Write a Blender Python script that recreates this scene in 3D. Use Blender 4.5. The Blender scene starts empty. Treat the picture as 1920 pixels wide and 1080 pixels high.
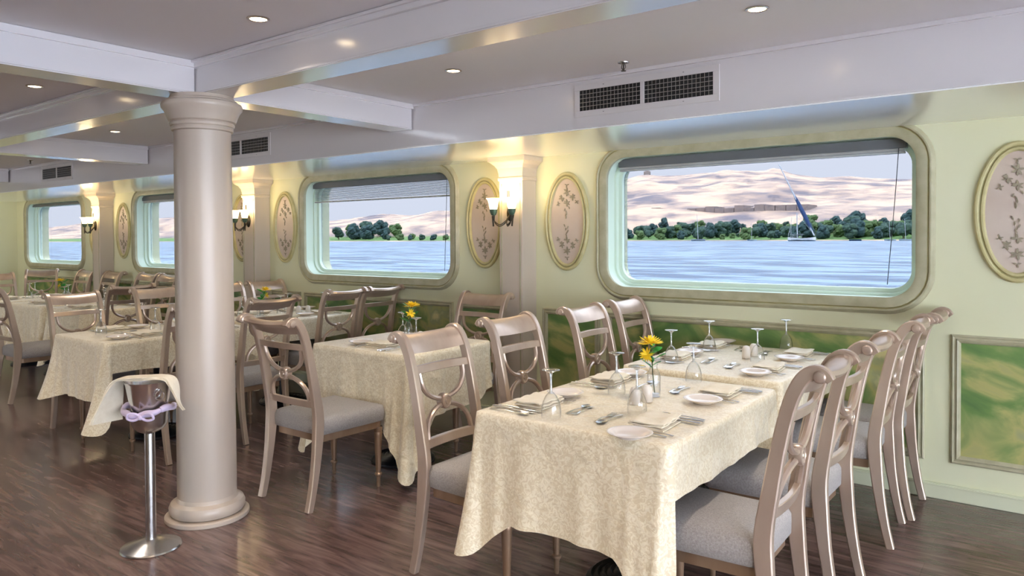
import bpy, bmesh, math, random
from mathutils import Vector, Matrix
random.seed(7)
PI = math.pi
sc = bpy.context.scene
C = sc.collection
V = Vector

# ------------------------------------------------------------------ camera
F_PX, YAW, PITCH, ROLL, V0, CAM_H = 1373.68, 0.648275, 0.018923, 0.0055, 471.14, 1.42
cd = bpy.data.cameras.new('camera'); cam = bpy.data.objects.new('camera', cd); C.objects.link(cam)
cd.sensor_width = 36.0; cd.lens = 36.0 * F_PX / 1920.0
cd.shift_y = -(540.0 - V0) / 1920.0
cd.clip_start = 0.05; cd.clip_end = 6000
_f = V((-math.sin(YAW) * math.cos(PITCH), math.cos(YAW) * math.cos(PITCH), -math.sin(PITCH)))
_r = V((math.cos(YAW), math.sin(YAW), 0)); _d = _f.cross(_r)
_r2 = _r * math.cos(ROLL) + _d * math.sin(ROLL); _d2 = -_r * math.sin(ROLL) + _d * math.cos(ROLL)
cam.matrix_world = Matrix(((_r2.x, -_d2.x, -_f.x, 0), (_r2.y, -_d2.y, -_f.y, 0), (_r2.z, -_d2.z, -_f.z, CAM_H), (0, 0, 0, 1)))
sc.camera = cam

# ------------------------------------------------------------------ light, world, exposure
SKY = 9.2
w = bpy.data.worlds.new('world'); sc.world = w; w.use_nodes = True
nt = w.node_tree; nt.nodes.clear()
wo = nt.nodes.new('ShaderNodeOutputWorld'); wb = nt.nodes.new('ShaderNodeBackground')
tc = nt.nodes.new('ShaderNodeTexCoord'); sx = nt.nodes.new('ShaderNodeSeparateXYZ'); cr = nt.nodes.new('ShaderNodeValToRGB')
nt.links.new(tc.outputs['Generated'], sx.inputs[0]); nt.links.new(sx.outputs['Z'], cr.inputs[0])
cr.color_ramp.interpolation = 'EASE'
cr.color_ramp.elements[0].position = 0.16; cr.color_ramp.elements[0].color = (0.68, 0.74, 0.85, 1)
cr.color_ramp.elements[1].position = 0.60; cr.color_ramp.elements[1].color = (3.2, 3.7, 4.4, 1)      # bright hazy zenith
nt.links.new(cr.outputs[0], wb.inputs[0]); wb.inputs[1].default_value = SKY
nt.links.new(wb.outputs[0], wo.inputs[0])
sd = bpy.data.lights.new('sun', 'SUN'); sun = bpy.data.objects.new('sun', sd); C.objects.link(sun)
sd.energy = 5.0; sd.color = (1.0, 0.93, 0.82); sd.angle = 0.01
sun.rotation_euler = V((0.45, 0.62, -0.64)).to_track_quat('-Z', 'Y').to_euler(); sun.location = (-20, -20, 30)
sc.view_settings.view_transform = 'Standard'; sc.view_settings.look = 'None'
sc.view_settings.exposure = 0.98; sc.view_settings.gamma = 1.0; sc.view_settings.use_curve_mapping = False
sc.cycles.max_bounces = 10; sc.cycles.diffuse_bounces = 6; sc.cycles.glossy_bounces = 4
sc.cycles.transparent_max_bounces = 24; sc.cycles.transmission_bounces = 6
sc.cycles.caustics_reflective = False; sc.cycles.caustics_refractive = False
sc.cycles.sample_clamp_indirect = 6.0
sc.cycles.use_denoising = True

def lamp(name, kind, loc, energy, color, label=None, parent=None, **kw):
    l = bpy.data.lights.new(name, kind); l.energy = energy; l.color = color
    for k, v in kw.items(): setattr(l, k, v)
    o = bpy.data.objects.new(name, l); C.objects.link(o); o.location = loc
    if parent: o.parent = parent
    return o
def portal(name, loc, direction, sx_, sy_):
    o = lamp(name, 'AREA', loc, 1.0, (1, 1, 1), shape='RECTANGLE', size=sx_, size_y=sy_)
    o.data.cycles.is_portal = True
    o.rotation_euler = V(direction).to_track_quat('-Z', 'Z').to_euler()
    return o

# ------------------------------------------------------------------ room numbers (metres)
D = 4.52            # window wall plane
YS, ZS, ZC = 3.515, 2.025, 2.31   # soffit front, soffit underside, ceiling
ZB = 2.142          # beam underside
XL, XR, YB = -13.25, 4.2, -4.4
TH = 0.30
WINX = [1.80, -1.618, -5.015, -8.43, -11.88]
PILX = [0.10, -3.30, -6.66, -10.10]

# ------------------------------------------------------------------ materials
def s2l(c):
    return tuple(((x / 255) / 12.92 if x / 255 <= 0.04045 else ((x / 255 + 0.055) / 1.055) ** 2.4) for x in c)
def mat(name, col, rough=0.5, metal=0.0, spec=0.5, var=None, vscale=8.0, bump=0.0, bscale=60.0, sheen=0.0, coat=0.0, stretch=None, emit=None, estr=0.0):
    m = bpy.data.materials.new(name); m.use_nodes = True
    n = m.node_tree; b = n.nodes['Principled BSDF']
    c = s2l(col)
    b.inputs['Base Color'].default_value = (*c, 1); b.inputs['Roughness'].default_value = rough
    b.inputs['Metallic'].default_value = metal; b.inputs['Specular IOR Level'].default_value = spec
    if sheen: b.inputs['Sheen Weight'].default_value = sheen
    if coat: b.inputs['Coat Weight'].default_value = coat; b.inputs['Coat Roughness'].default_value = 0.16
    if emit: b.inputs['Emission Color'].default_value = (*s2l(emit), 1); b.inputs['Emission Strength'].default_value = estr
    if var or bump:
        t = n.nodes.new('ShaderNodeTexCoord'); mp = n.nodes.new('ShaderNodeMapping')
        n.links.new(t.outputs['Object'], mp.inputs[0])
        if stretch: mp.inputs['Scale'].default_value = stretch
    if var:
        no = n.nodes.new('ShaderNodeTexNoise'); no.inputs['Scale'].default_value = vscale; no.inputs['Detail'].default_value = 5
        r = n.nodes.new('ShaderNodeValToRGB'); n.links.new(mp.outputs[0], no.inputs[0]); n.links.new(no.outputs[0], r.inputs[0])
        r.color_ramp.elements[0].position = 0.32; r.color_ramp.elements[1].position = 0.68
        r.color_ramp.elements[0].color = (*s2l(var), 1); r.color_ramp.elements[1].color = (*c, 1)
        n.links.new(r.outputs[0], b.inputs['Base Color'])
    if bump:
        no2 = n.nodes.new('ShaderNodeTexNoise'); no2.inputs['Scale'].default_value = bscale; no2.inputs['Detail'].default_value = 3
        bp = n.nodes.new('ShaderNodeBump'); bp.inputs['Strength'].default_value = bump; bp.inputs['Distance'].default_value = 0.01
        n.links.new(mp.outputs[0], no2.inputs[0]); n.links.new(no2.outputs[0], bp.inputs['Height']); n.links.new(bp.outputs[0], b.inputs['Normal'])
    return m
M = {}
M['wall'] = mat('wall_paint', (226, 226, 194), 0.5, spec=0.3, var=(220, 220, 184), vscale=1.2)
M['trim'] = mat('trim_paint', (184, 180, 152), 0.42, spec=0.4, var=(168, 163, 133), vscale=14)
M['ovalframe'] = mat('medallion_frame_paint', (200, 192, 146), 0.42, spec=0.4, var=(184, 175, 124), vscale=14)
M['glaze'] = mat('olive_glaze', (146, 138, 92), 0.5, var=(168, 160, 116), vscale=10)
M['ceiling'] = mat('ceiling_paint', (228, 226, 229), 0.6, spec=0.3)
M['beam'] = mat('beam_paint', (214, 210, 212), 0.22, spec=0.8, coat=1.0, bump=0.03, bscale=4)
M['pilaster'] = mat('pilaster_paint', (200, 186, 172), 0.45, var=(196, 184, 168), vscale=6, stretch=(1, 1, .15))
M['column'] = mat('column_paint', (194, 182, 168), 0.34, var=(176, 160, 145), vscale=5, stretch=(1, 1, .12))
M['oval'] = mat('medallion_ground', (205, 190, 176), 0.5, var=(198, 180, 166), vscale=5)
M['motif'] = mat('medallion_flowers', (150, 140, 118), 0.6)
M['mint'] = mat('reveal_paint', (214, 230, 214), 0.35)
M['vent'] = mat('vent_paint', (205, 200, 200), 0.5)
M['dark'] = mat('shade_and_screw_black', (16, 17, 18), 0.7)  # near-black for the shaded duct and holes, also the screws
M['chair'] = mat('champagne_paint', (202, 182, 164), 0.28, metal=0.5, spec=0.7, var=(178, 156, 138), vscale=7, stretch=(1, 1, .4))
M['chairdark'] = mat('bronze_paint', (158, 132, 108), 0.35, metal=0.45, var=(132, 104, 80), vscale=9, stretch=(1, 1, .3))
M['seat'] = mat('seat_fabric', (176, 170, 164), 0.9, spec=0.2, var=(152, 145, 140), vscale=160, bump=0.5, bscale=320, sheen=0.3)
M['wood'] = mat('table_wood', (90, 60, 44), 0.4)
M['iron'] = mat('black_iron', (22, 26, 32), 0.35, metal=0.3)
M['steel'] = mat('polished_steel', (226, 225, 224), 0.2, metal=1.0)
M['steelb'] = mat('brushed_steel', (190, 189, 188), 0.24, metal=1.0, bump=0.05, bscale=40, stretch=(1, 1, 12))
M['plate'] = mat('glazed_porcelain', (232, 224, 218), 0.1, spec=0.6)
M['shaker'] = mat('ceramic_shaker', (226, 218, 208), 0.3)
M['napkin'] = mat('napkin_linen', (238, 228, 206), 0.7, sheen=0.3, var=(228, 216, 190), vscale=30, bump=0.3, bscale=200)
M['yellow'] = mat('yellow_petals', (252, 228, 60), 0.6, var=(246, 206, 30), vscale=40)
M['leaf'] = mat('green_leaf', (44, 150, 54), 0.45, var=(28, 122, 46), vscale=25)
M['stem'] = mat('flower_stem', (60, 84, 50), 0.6)
M['ribbon'] = mat('lilac_ribbon', (206, 192, 222), 0.6, sheen=0.3)
M['bronze'] = mat('dark_bronze', (62, 56, 46), 0.4, metal=0.7)
M['verdigris'] = mat('verdigris_cup', (84, 108, 92), 0.45, metal=0.5)
M['chrome'] = mat('downlight_ring', (190, 180, 172), 0.2, metal=1.0)
M['blind'] = mat('blind_slat', (176, 178, 178), 0.5)
M['blindrail'] = mat('blind_rail', (98, 100, 104), 0.45)
M['cordm'] = mat('cord', (40, 44, 52), 0.6)
M['base'] = mat('baseboard_paint', (214, 216, 186), 0.45)
M['lampglass'] = mat('opal_glass', (255, 235, 200), 0.4, emit=(255, 222, 160), estr=3.2)
M['bulb'] = mat('downlight_glow', (255, 240, 215), 0.4, emit=(255, 226, 180), estr=9.0)
M['hull'] = mat('boat_paint', (222, 222, 220), 0.4)
M['sail'] = mat('furled_sail', (30, 54, 92), 0.8)
M['mast'] = mat('mast_paint', (160, 164, 168), 0.5)
M['bluehull'] = mat('blue_boat_paint', (36, 60, 92), 0.5)

def glass(name, tint, gl=0.6, base=0.04, gain=0.6, power=2.5):
    m = bpy.data.materials.new(name); m.use_nodes = True; n = m.node_tree; n.nodes.clear()
    o = n.nodes.new('ShaderNodeOutputMaterial'); mx = n.nodes.new('ShaderNodeMixShader')
    t = n.nodes.new('ShaderNodeBsdfTransparent'); g = n.nodes.new('ShaderNodeBsdfGlossy')
    t.inputs[0].default_value = (*tint, 1); g.inputs['Roughness'].default_value = 0.03
    lw = n.nodes.new('ShaderNodeLayerWeight'); lw.inputs[0].default_value = 0.5
    ma = n.nodes.new('ShaderNodeMath'); ma.operation = 'MULTIPLY_ADD'; ma.inputs[1].default_value = gain; ma.inputs[2].default_value = base; ma.use_clamp = True
    pw = n.nodes.new('ShaderNodeMath'); pw.operation = 'POWER'; pw.inputs[1].default_value = power
    n.links.new(lw.outputs['Facing'], pw.inputs[0]); n.links.new(pw.outputs[0], ma.inputs[0]); n.links.new(ma.outputs[0], mx.inputs[0])
    n.links.new(t.outputs[0], mx.inputs[1]); n.links.new(g.outputs[0], mx.inputs[2]); n.links.new(mx.outputs[0], o.inputs[0])
    return m
TINT = 0.234  # tint added to dim the outside view against the room
M['pane'] = glass('dimming_window_glass', (TINT, TINT, TINT * 1.02), base=0.0, gain=0.06)
M['glass'] = glass('clear_glass', (0.988, 0.993, 0.997), base=0.05, gain=0.95, power=3.2)
M['glassfoot'] = glass('thick_glass', (0.92, 0.95, 0.97), base=0.42, gain=0.55)

def floor_mat():
    m = bpy.data.materials.new('laminate_planks'); m.use_nodes = True; n = m.node_tree; b = n.nodes['Principled BSDF']
    t = n.nodes.new('ShaderNodeTexCoord'); br = n.nodes.new('ShaderNodeTexBrick')
    n.links.new(t.outputs['Object'], br.inputs[0])
    br.inputs['Scale'].default_value = 1.0; br.inputs['Brick Width'].default_value = 1.3; br.inputs['Row Height'].default_value = 0.19
    br.inputs['Mortar Size'].default_value = 0.0018; br.inputs['Mortar Smooth'].default_value = 0.3
    br.inputs['Color1'].default_value = (0.30, 0.30, 0.30, 1); br.inputs['Color2'].default_value = (0.80, 0.80, 0.80, 1); br.inputs['Mortar'].default_value = (0.0, 0.0, 0.0, 1)
    br.inputs['Bias'].default_value = 0.0; br.offset = 0.37
    mp = n.nodes.new('ShaderNodeMapping'); mp.inputs['Scale'].default_value = (1.0, 9.0, 1.0); n.links.new(t.outputs['Object'], mp.inputs[0])
    no = n.nodes.new('ShaderNodeTexNoise'); no.inputs['Scale'].default_value = 3.2; no.inputs['Detail'].default_value = 7; no.inputs['Distortion'].default_value = 0.9
    n.links.new(mp.outputs[0], no.inputs[0])
    r = n.nodes.new('ShaderNodeValToRGB'); n.links.new(no.outputs[0], r.inputs[0])
    e = r.color_ramp.elements; e[0].position = 0.30; e[0].color = (*s2l((72, 54, 52)), 1); e[1].position = 0.72; e[1].color = (*s2l((134, 110, 104)), 1)
    x = e.new(0.5); x.color = (*s2l((104, 82, 78)), 1)
    mx = n.nodes.new('ShaderNodeMix'); mx.data_type = 'RGBA'; mx.blend_type = 'MULTIPLY'; mx.inputs[0].default_value = 0.30
    n.links.new(r.outputs[0], mx.inputs[6]); n.links.new(br.outputs[0], mx.inputs[7]); n.links.new(mx.outputs[2], b.inputs['Base Color'])
    b.inputs['Roughness'].default_value = 0.22; b.inputs['Specular IOR Level'].default_value = 0.75
    bp = n.nodes.new('ShaderNodeBump'); bp.inputs['Strength'].default_value = 0.06; n.links.new(no.outputs[0], bp.inputs['Height']); n.links.new(bp.outputs[0], b.inputs['Normal'])
    return m
M['floor'] = floor_mat()
def cloth_mat():
    m = mat('damask_tablecloth', (240, 230, 206), 0.42, spec=0.5, sheen=0.45); n = m.node_tree; b = n.nodes['Principled BSDF']
    t = n.nodes.new('ShaderNodeTexCoord'); no = n.nodes.new('ShaderNodeTexNoise'); no.inputs['Scale'].default_value = 42; no.inputs['Detail'].default_value = 2; no.inputs['Distortion'].default_value = 2.2
    n.links.new(t.outputs['Object'], no.inputs[0]); r = n.nodes.new('ShaderNodeValToRGB'); n.links.new(no.outputs[0], r.inputs[0])
    r.color_ramp.elements[0].position = 0.46; r.color_ramp.elements[1].position = 0.54
    r.color_ramp.elements[0].color = (*s2l((224, 208, 174)), 1); r.color_ramp.elements[1].color = (*s2l((240, 228, 200)), 1)
    n.links.new(r.outputs[0], b.inputs['Base Color'])
    n2 = n.nodes.new('ShaderNodeTexNoise'); n2.inputs['Scale'].default_value = 9; n2.inputs['Detail'].default_value = 4; n2.inputs['Distortion'].default_value = 1.2; n.links.new(t.outputs['Object'], n2.inputs[0])
    ad = n.nodes.new('ShaderNodeMath'); ad.operation = 'MULTIPLY_ADD'; ad.inputs[1].default_value = 0.06; n.links.new(r.outputs[0], ad.inputs[0]); n.links.new(n2.outputs[0], ad.inputs[2])
    bp = n.nodes.new('ShaderNodeBump'); bp.inputs['Strength'].default_value = 0.5; bp.inputs['Distance'].default_value = 0.02
    n.links.new(ad.outputs[0], bp.inputs['Height']); n.links.new(bp.outputs[0], b.inputs['Normal'])
    return m
M['cloth'] = cloth_mat()
def painting_mat():
    m = mat('green_mural', (120, 140, 70), 0.55); n = m.node_tree; b = n.nodes['Principled BSDF']
    t = n.nodes.new('ShaderNodeTexCoord'); mp = n.nodes.new('ShaderNodeMapping'); mp.inputs['Rotation'].default_value = (0.0, 0.5, 0.0); mp.inputs['Scale'].default_value = (1, 1, 1.7)
    n.links.new(t.outputs['Object'], mp.inputs[0])
    no = n.nodes.new('ShaderNodeTexNoise'); no.inputs['Scale'].default_value = 1.7; no.inputs['Detail'].default_value = 5; no.inputs['Distortion'].default_value = 1.6
    n.links.new(mp.outputs[0], no.inputs[0]); r = n.nodes.new('ShaderNodeValToRGB'); n.links.new(no.outputs[0], r.inputs[0])
    e = r.color_ramp.elements; e[0].position = 0.33; e[0].color = (*s2l((78, 112, 62)), 1); e[1].position = 0.72; e[1].color = (*s2l((208, 200, 140)), 1)
    for p, c in ((0.43, (104, 134, 70)), (0.5, (140, 152, 92)), (0.55, (172, 168, 104)), (0.63, (152, 156, 112))): x = e.new(p); x.color = (*s2l(c), 1)
    n.links.new(r.outputs[0], b.inputs['Base Color'])
    return m
M['mural'] = painting_mat()

# ------------------------------------------------------------------ mesh helpers
class MB:
    def __init__(s): s.v = []; s.f = []
    def add(s, vs, fs):
        b = len(s.v); s.v += [tuple(v) for v in vs]; s.f += [tuple(i + b for i in f) for f in fs]
    def box(s, x0, x1, y0, y1, z0, z1):
        s.add([(x0, y0, z0), (x1, y0, z0), (x1, y1, z0), (x0, y1, z0), (x0, y0, z1), (x1, y0, z1), (x1, y1, z1), (x0, y1, z1)],
              [(0, 3, 2, 1), (4, 5, 6, 7), (0, 1, 5, 4), (1, 2, 6, 5), (2, 3, 7, 6), (3, 0, 4, 7)])
    def rings(s, rs, closed=True, cap0=False, cap1=False, loop=False):
        b = len(s.v); n = len(rs[0])
        for r in rs: s.v += [tuple(p) for p in r]
        m = len(rs)
        for i in range(m if loop else m - 1):
            for j in range(n if closed else n - 1):
                a0 = b + i * n + j; a1 = b + i * n + (j + 1) % n; c0 = b + ((i + 1) % m) * n + j; c1 = b + ((i + 1) % m) * n + (j + 1) % n
                s.f.append((a0, a1, c1, c0))
        if cap0: s.f.append(tuple(b + j for j in range(n))[::-1])
        if cap1: s.f.append(tuple(b + (m - 1) * n + j for j in range(n)))
    def lathe(s, prof, cx=0, cy=0, cz=0, n=24, cap0=True, cap1=True):
        s.rings([[(cx + r * math.cos(2 * PI * k / n), cy + r * math.sin(2 * PI * k / n), cz + z) for k in range(n)] for r, z in prof], cap0=cap0, cap1=cap1)
    def tube(s, pts, r, n=8, caps=True, flat=1.0):
        pts = [V(p) for p in pts]; rs = r if isinstance(r, (list, tuple)) else [r] * len(pts)
        up = None; out = []
        for i, p in enumerate(pts):
            t = (pts[min(i + 1, len(pts) - 1)] - pts[max(i - 1, 0)]).normalized()
            if up is None: up = V((0, 0, 1)) if abs(t.z) < 0.9 else V((1, 0, 0))
            a = t.cross(up)
            if a.length < 1e-5: a = t.cross(V((1, 0.3, 0)))
            a.normalize(); bb = a.cross(t).normalized(); up = bb
            out.append([p + a * (rs[i] * math.cos(2 * PI * k / n)) + bb * (rs[i] * flat * math.sin(2 * PI * k / n)) for k in range(n)])
        s.rings(out, cap0=caps, cap1=caps)
    def ribbon(s, pts, wvec, thick, wid):
        # rectangular section sweep: width along wvec, thickness perpendicular to path and wvec
        pts = [V(p) for p in pts]; wvec = V(wvec).normalized(); out = []
        for i, p in enumerate(pts):
            t = (pts[min(i + 1, len(pts) - 1)] - pts[max(i - 1, 0)]).normalized(); nn = t.cross(wvec).normalized()
            th = thick[i] if isinstance(thick, (list, tuple)) else thick; wd = wid[i] if isinstance(wid, (list, tuple)) else wid
            c = 0.25
            hw, ht = wd / 2, th / 2; cw = min(hw, ht) * c
            sec = [(hw, ht - cw), (hw - cw, ht), (-hw + cw, ht), (-hw, ht - cw), (-hw, -ht + cw), (-hw + cw, -ht), (hw - cw, -ht), (hw, -ht + cw)]
            out.append([p + wvec * a + nn * b for a, b in sec])
        s.rings(out, cap0=True, cap1=True)
    def sphere(s, c, r, n=10, m=6, sz=1.0):
        prof = [(r * math.sin(PI * k / m), -r * sz * math.cos(PI * k / m)) for k in range(1, m)]
        s.lathe([(r * 0.02, -r * sz)] + prof + [(r * 0.02, r * sz)], c[0], c[1], c[2], n)
    def mesh(s, name, m, smooth=35):
        me = bpy.data.meshes.new(name); me.from_pydata(s.v, [], s.f)
        bm = bmesh.new(); bm.from_mesh(me); bmesh.ops.recalc_face_normals(bm, faces=bm.faces); bm.to_mesh(me); bm.free()
        if smooth:
            me.polygons.foreach_set('use_smooth', [True] * len(me.polygons)); me.set_sharp_from_angle(angle=math.radians(smooth))
        me.materials.append(m); me.update()
        return me
    def obj(s, name, m, parent=None, smooth=35, bevel=0, loc=None):
        o = bpy.data.objects.new(name, s.mesh(name, m, smooth)); C.objects.link(o)
        if parent: o.parent = parent
        if loc: o.location = loc
        if bevel:
            b = o.modifiers.new('b', 'BEVEL'); b.width = bevel; b.segments = 2; b.limit_method = 'ANGLE'
        return o
def tag(o, label=None, cat=None, group=None, kind=None):
    if label: o['label'] = label
    if cat: o['category'] = cat
    if group: o['group'] = group
    if kind: o['kind'] = kind
    return o
def thing(name, label, cat, loc=(0, 0, 0), rz=0, group=None):
    o = bpy.data.objects.new(name, None); C.objects.link(o); o.location = loc; o.rotation_euler = (0, 0, rz); o.empty_display_size = 0.1
    return tag(o, label, cat, group)
def struct(o): o['kind'] = 'structure'; return o
KIDS = {}
def kids(o):
    if o.name not in KIDS:
        KIDS[o.name] = [c for c in C.objects if c.parent == o]
    return KIDS[o.name]
def dup(o, loc, rz=0, label=None, group=None, cat=None, sz=1.0, parent=None):
    c = o.copy(); C.objects.link(c)
    if parent: c.parent = parent
    if parent is None:
        c.location = loc; c.rotation_euler = (0, 0, rz); c.scale = (1, 1, sz)
        if label: c['label'] = label
        if group: c['group'] = group
        if cat: c['category'] = cat
    for k in kids(o): dup(k, None, parent=c)
    return c
class Proto:
    """first placement uses the original, later ones copies"""
    def __init__(s, o): s.o = o; s.used = False; s.tree = None
    def put(s, loc, rz, label, group=None, sz=1.0, tilt=None):
        if not s.used:
            s.used = True; kids(s.o); [kids(k) for k in kids(s.o)]
            o = s.o; o.location = loc; o.rotation_euler = (0, 0, rz); o.scale = (1, 1, sz); tag(o, label, None, group)
        else: o = dup(s.o, loc, rz, label, group, sz=sz)
        if 'group' in o and group is None: del o['group']
        return o
def catmull(p, n=5):
    p = [V(q) for q in p]; out = []
    for i in range(len(p) - 1):
        a, b, c, d = p[max(i - 1, 0)], p[i], p[i + 1], p[min(i + 2, len(p) - 1)]
        for k in range(n):
            t = k / n; out.append(0.5 * ((2 * b) + (c - a) * t + (2 * a - 5 * b + 4 * c - d) * t * t + (3 * b - a - 3 * c + d) * t ** 3))
    out.append(p[-1]); return out
def lerpv(p, z, k=1):
    for a, b in zip(p, p[1:]):
        if a[1] <= z <= b[1]:
            t = (z - a[1]) / (b[1] - a[1]); return a[0] + (b[0] - a[0]) * t
    return p[-1][0]
def rrect(cx, cz, hw, hh, r, n=8):
    """rounded rectangle outline, counter-clockwise in (x,z)"""
    out = []; r = max(min(r, hw, hh), 1e-4)
    for qx, qz, a0 in ((1, 1, 0), (-1, 1, 90), (-1, -1, 180), (1, -1, 270)):
        for k in range(n + 1):
            a = math.radians(a0 + 90 * k / n); out.append((cx + qx * (hw - r) + r * math.cos(a), cz + qz * (hh - r) + r * math.sin(a)))
    return out

# ------------------------------------------------------------------ room shell
b = MB(); b.box(XL - .2, XR + .2, YB - .2, D + .01, -0.12, 0); struct(b.obj('floor', M['floor'], smooth=0))
b = MB(); b.box(XL - .2, XR + .2, YB - .2, D + TH, ZC, ZC + .15); struct(b.obj('ceiling', M['ceiling'], smooth=0))
# window wall with rounded openings
HW, HH, WZ, WR = 0.965, 0.451, 1.521, 0.15
def hole_wall(mb, bays, z0, z1, y0, y1):
    for (x0, x1, cx) in bays:
        if cx is None: mb.box(x0, x1, y0, y1, z0, z1); continue
        h = rrect(cx, WZ, HW, HH, WR, 8)
        for yy, flip in ((y0, False), (y1, True)):
            outer = []
            for (px, pz) in h:
                dx, dz = px - cx, pz - WZ
                # push outwards to the bay rectangle, corners to corners
                ax = (x1 - cx) if dx > 0 else (cx - x0); az = (z1 - WZ) if dz > 0 else (WZ - z0)
                u, v = abs(dx) / HW, abs(dz) / HH; k = max(u, v)
                if abs(u - v) < 0.06: u = v = k
                outer.append((cx + math.copysign(ax * u / k, dx), WZ + math.copysign(az * v / k, dz)))
            n = len(h)
            mb.rings([[(a, yy, c) for a, c in h], [(a, yy, c) for a, c in outer]])
        mb.rings([[(a, y0, c) for a, c in h], [(a, y1, c) for a, c in h]])
b = MB(); edges = [XR + .2, 0.10, -3.30, -6.72, -10.15, XL - .2]
hole_wall(b, [(edges[i + 1], edges[i], WINX[i]) for i in range(5)], 0, ZS + .02, D, D + TH)
b.box(XL - .2, XR + .2, D, D + TH, ZS + .02, ZC + .15)
struct(b.obj('wall_far', M['wall'], smooth=0))
b = MB(); b.box(XL - .2, XL, YB - .2, D, 0, ZC); struct(b.obj('wall_left', M['wall'], smooth=0))
# right end: unseen large opening, sized and left unglazed to let in sky light
b = MB(); b.box(XR, XR + .2, YB - .2, YB + .5, 0, ZC); b.box(XR, XR + .2, 3.0, D, 0, ZC); b.box(XR, XR + .2, YB + .5, 3.0, 2.12, ZC)
struct(b.obj('wall_right', M['wall'], smooth=0))
b = MB()
for yy in (-2.0, 1.2): b.box(XR + .06, XR + .14, yy - .04, yy + .04, 0, 2.12)
struct(b.obj('door_1', M['trim'], smooth=0))
# wall behind the camera, one unseen opening added to feed daylight inside
b = MB(); ops = [(-11.5, -9.9)]
xs = [XL - .2] + [v for o_ in ops for v in o_] + [XR + .2]
for i in range(0, len(xs), 2): b.box(xs[i], xs[i + 1], YB - .2, YB, 0, ZC)
for o_ in ops: b.box(o_[0], o_[1], YB - .2, YB, 1.95, ZC); b.box(o_[0], o_[1], YB - .2, YB, 0, .5)
struct(b.obj('wall_back', M['wall'], smooth=0))
portal('daylight_portal_right', (XR + .21, -.45, 1.06), (-1, 0, 0), 2.1, 6.9)
for k, o_ in enumerate(ops): portal('daylight_portal_back', ((o_[0] + o_[1]) / 2, YB - .21, 1.225), (0, 1, 0), o_[1] - o_[0], 1.45)
for cx in WINX: portal('daylight_portal_window', (cx, D + TH + .02, WZ), (0, -1, 0), 1.95, 0.92)
# unseen roof added over the openings to block sun and high sky
b = MB(); b.box(XL - 2, XR + 4.5, YB - 3.2, YB - .2, ZC, ZC + .12); b.box(XR + .2, XR + 3.2, YB - .2, D + TH, ZC, ZC + .12); b.box(XL - .4, XR + .2, YB - .2, D + TH + 0.05, ZC + .15, ZC + .25)
struct(b.obj('added_shade_roof', M['ceiling'], smooth=0))
b = MB(); b.box(XL - 2, XR + 4.5, YB - 3.2, YB - .2, -.12, -.02); b.box(XR + .2, XR + 4.5, YB - .2, D + TH, -.12, -.02)
struct(b.obj('bounce_deck', M['ceiling'], smooth=0))  # unseen deck, kept pale to bounce sunlight up into the room
# soffit
b = MB(); b.box(XL, XR, YS, D, ZS, ZC); o = struct(b.obj('ceiling_soffit', M['beam'], smooth=0, bevel=.004))
b = MB(); b.box(XL, XR, YS - .012, YS, ZS, ZS + .012); b.box(XL, XR, YS - .02, YS, ZC - .02, ZC - .001)
struct(b.obj('trim_1', M['beam'], smooth=0))
b = MB(); b.box(XL, XR, YS - .003, D, ZS - .006, ZS); struct(b.obj('ceiling_soffit_lit_skin', mat('soffit_daylight_white', (246, 247, 248), 0.2, spec=0.8, coat=1.0, bump=0.03, bscale=3), smooth=0))  # added underside skin, whiter than the soffit to stand in for window light
# beams
def beam_along_x(y0, y1, nm):
    b = MB(); b.box(XL, XR, y0, y1, ZB, ZC - .001)
    b.box(XL, XR, y0 - .02, y1 + .02, ZC - .035, ZC - .0015); b.box(XL, XR, y0 - .035, y1 + .035, ZC - .014, ZC - .002)
    b.box(XL, XR, y0 - .006, y1 + .006, ZB + .004, ZB + .014)
    struct(b.obj(nm, M['beam'], smooth=0, bevel=.002))
def beam_along_y(x0, x1, y0, y1, nm):
    b = MB(); b.box(x0, x1, y0, y1, ZB + .0006, ZC - .001)
    b.box(x0 - .018, x1 + .018, y0, y1, ZC - .034, ZC - .0015); b.box(x0 - .005, x1 + .005, y0, y1, ZB + .006, ZB + .014)
    struct(b.obj(nm, M['beam'], smooth=0, bevel=.002))
beam_along_x(1.985, 2.150, 'ceiling_beam_long'); beam_along_x(-1.6, -1.43, 'ceiling_beam_long')
for xc in (-3.575, -7.11, -10.6, 0.0 + 2.6):
    beam_along_y(xc - .09, xc + .09, 2.157, YS - .0125, 'ceiling_beam_cross'); beam_along_y(xc - .09, xc + .09, -1.42, 1.978, 'ceiling_beam_cross')
    beam_along_y(xc - .09, xc + .09, YB, -1.61, 'ceiling_beam_cross')
# baseboard
b = MB(); b.box(XL, XR, D - .016, D, 0, .085); b.box(XL, XR, D - .022, D, .07, .08); struct(b.obj('baseboard_far', M['base'], smooth=0, bevel=.003))
b = MB(); b.box(XL, XL + .016, YB, D - .03, 0, .085); struct(b.obj('baseboard_left', M['base'], smooth=0))

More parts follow.
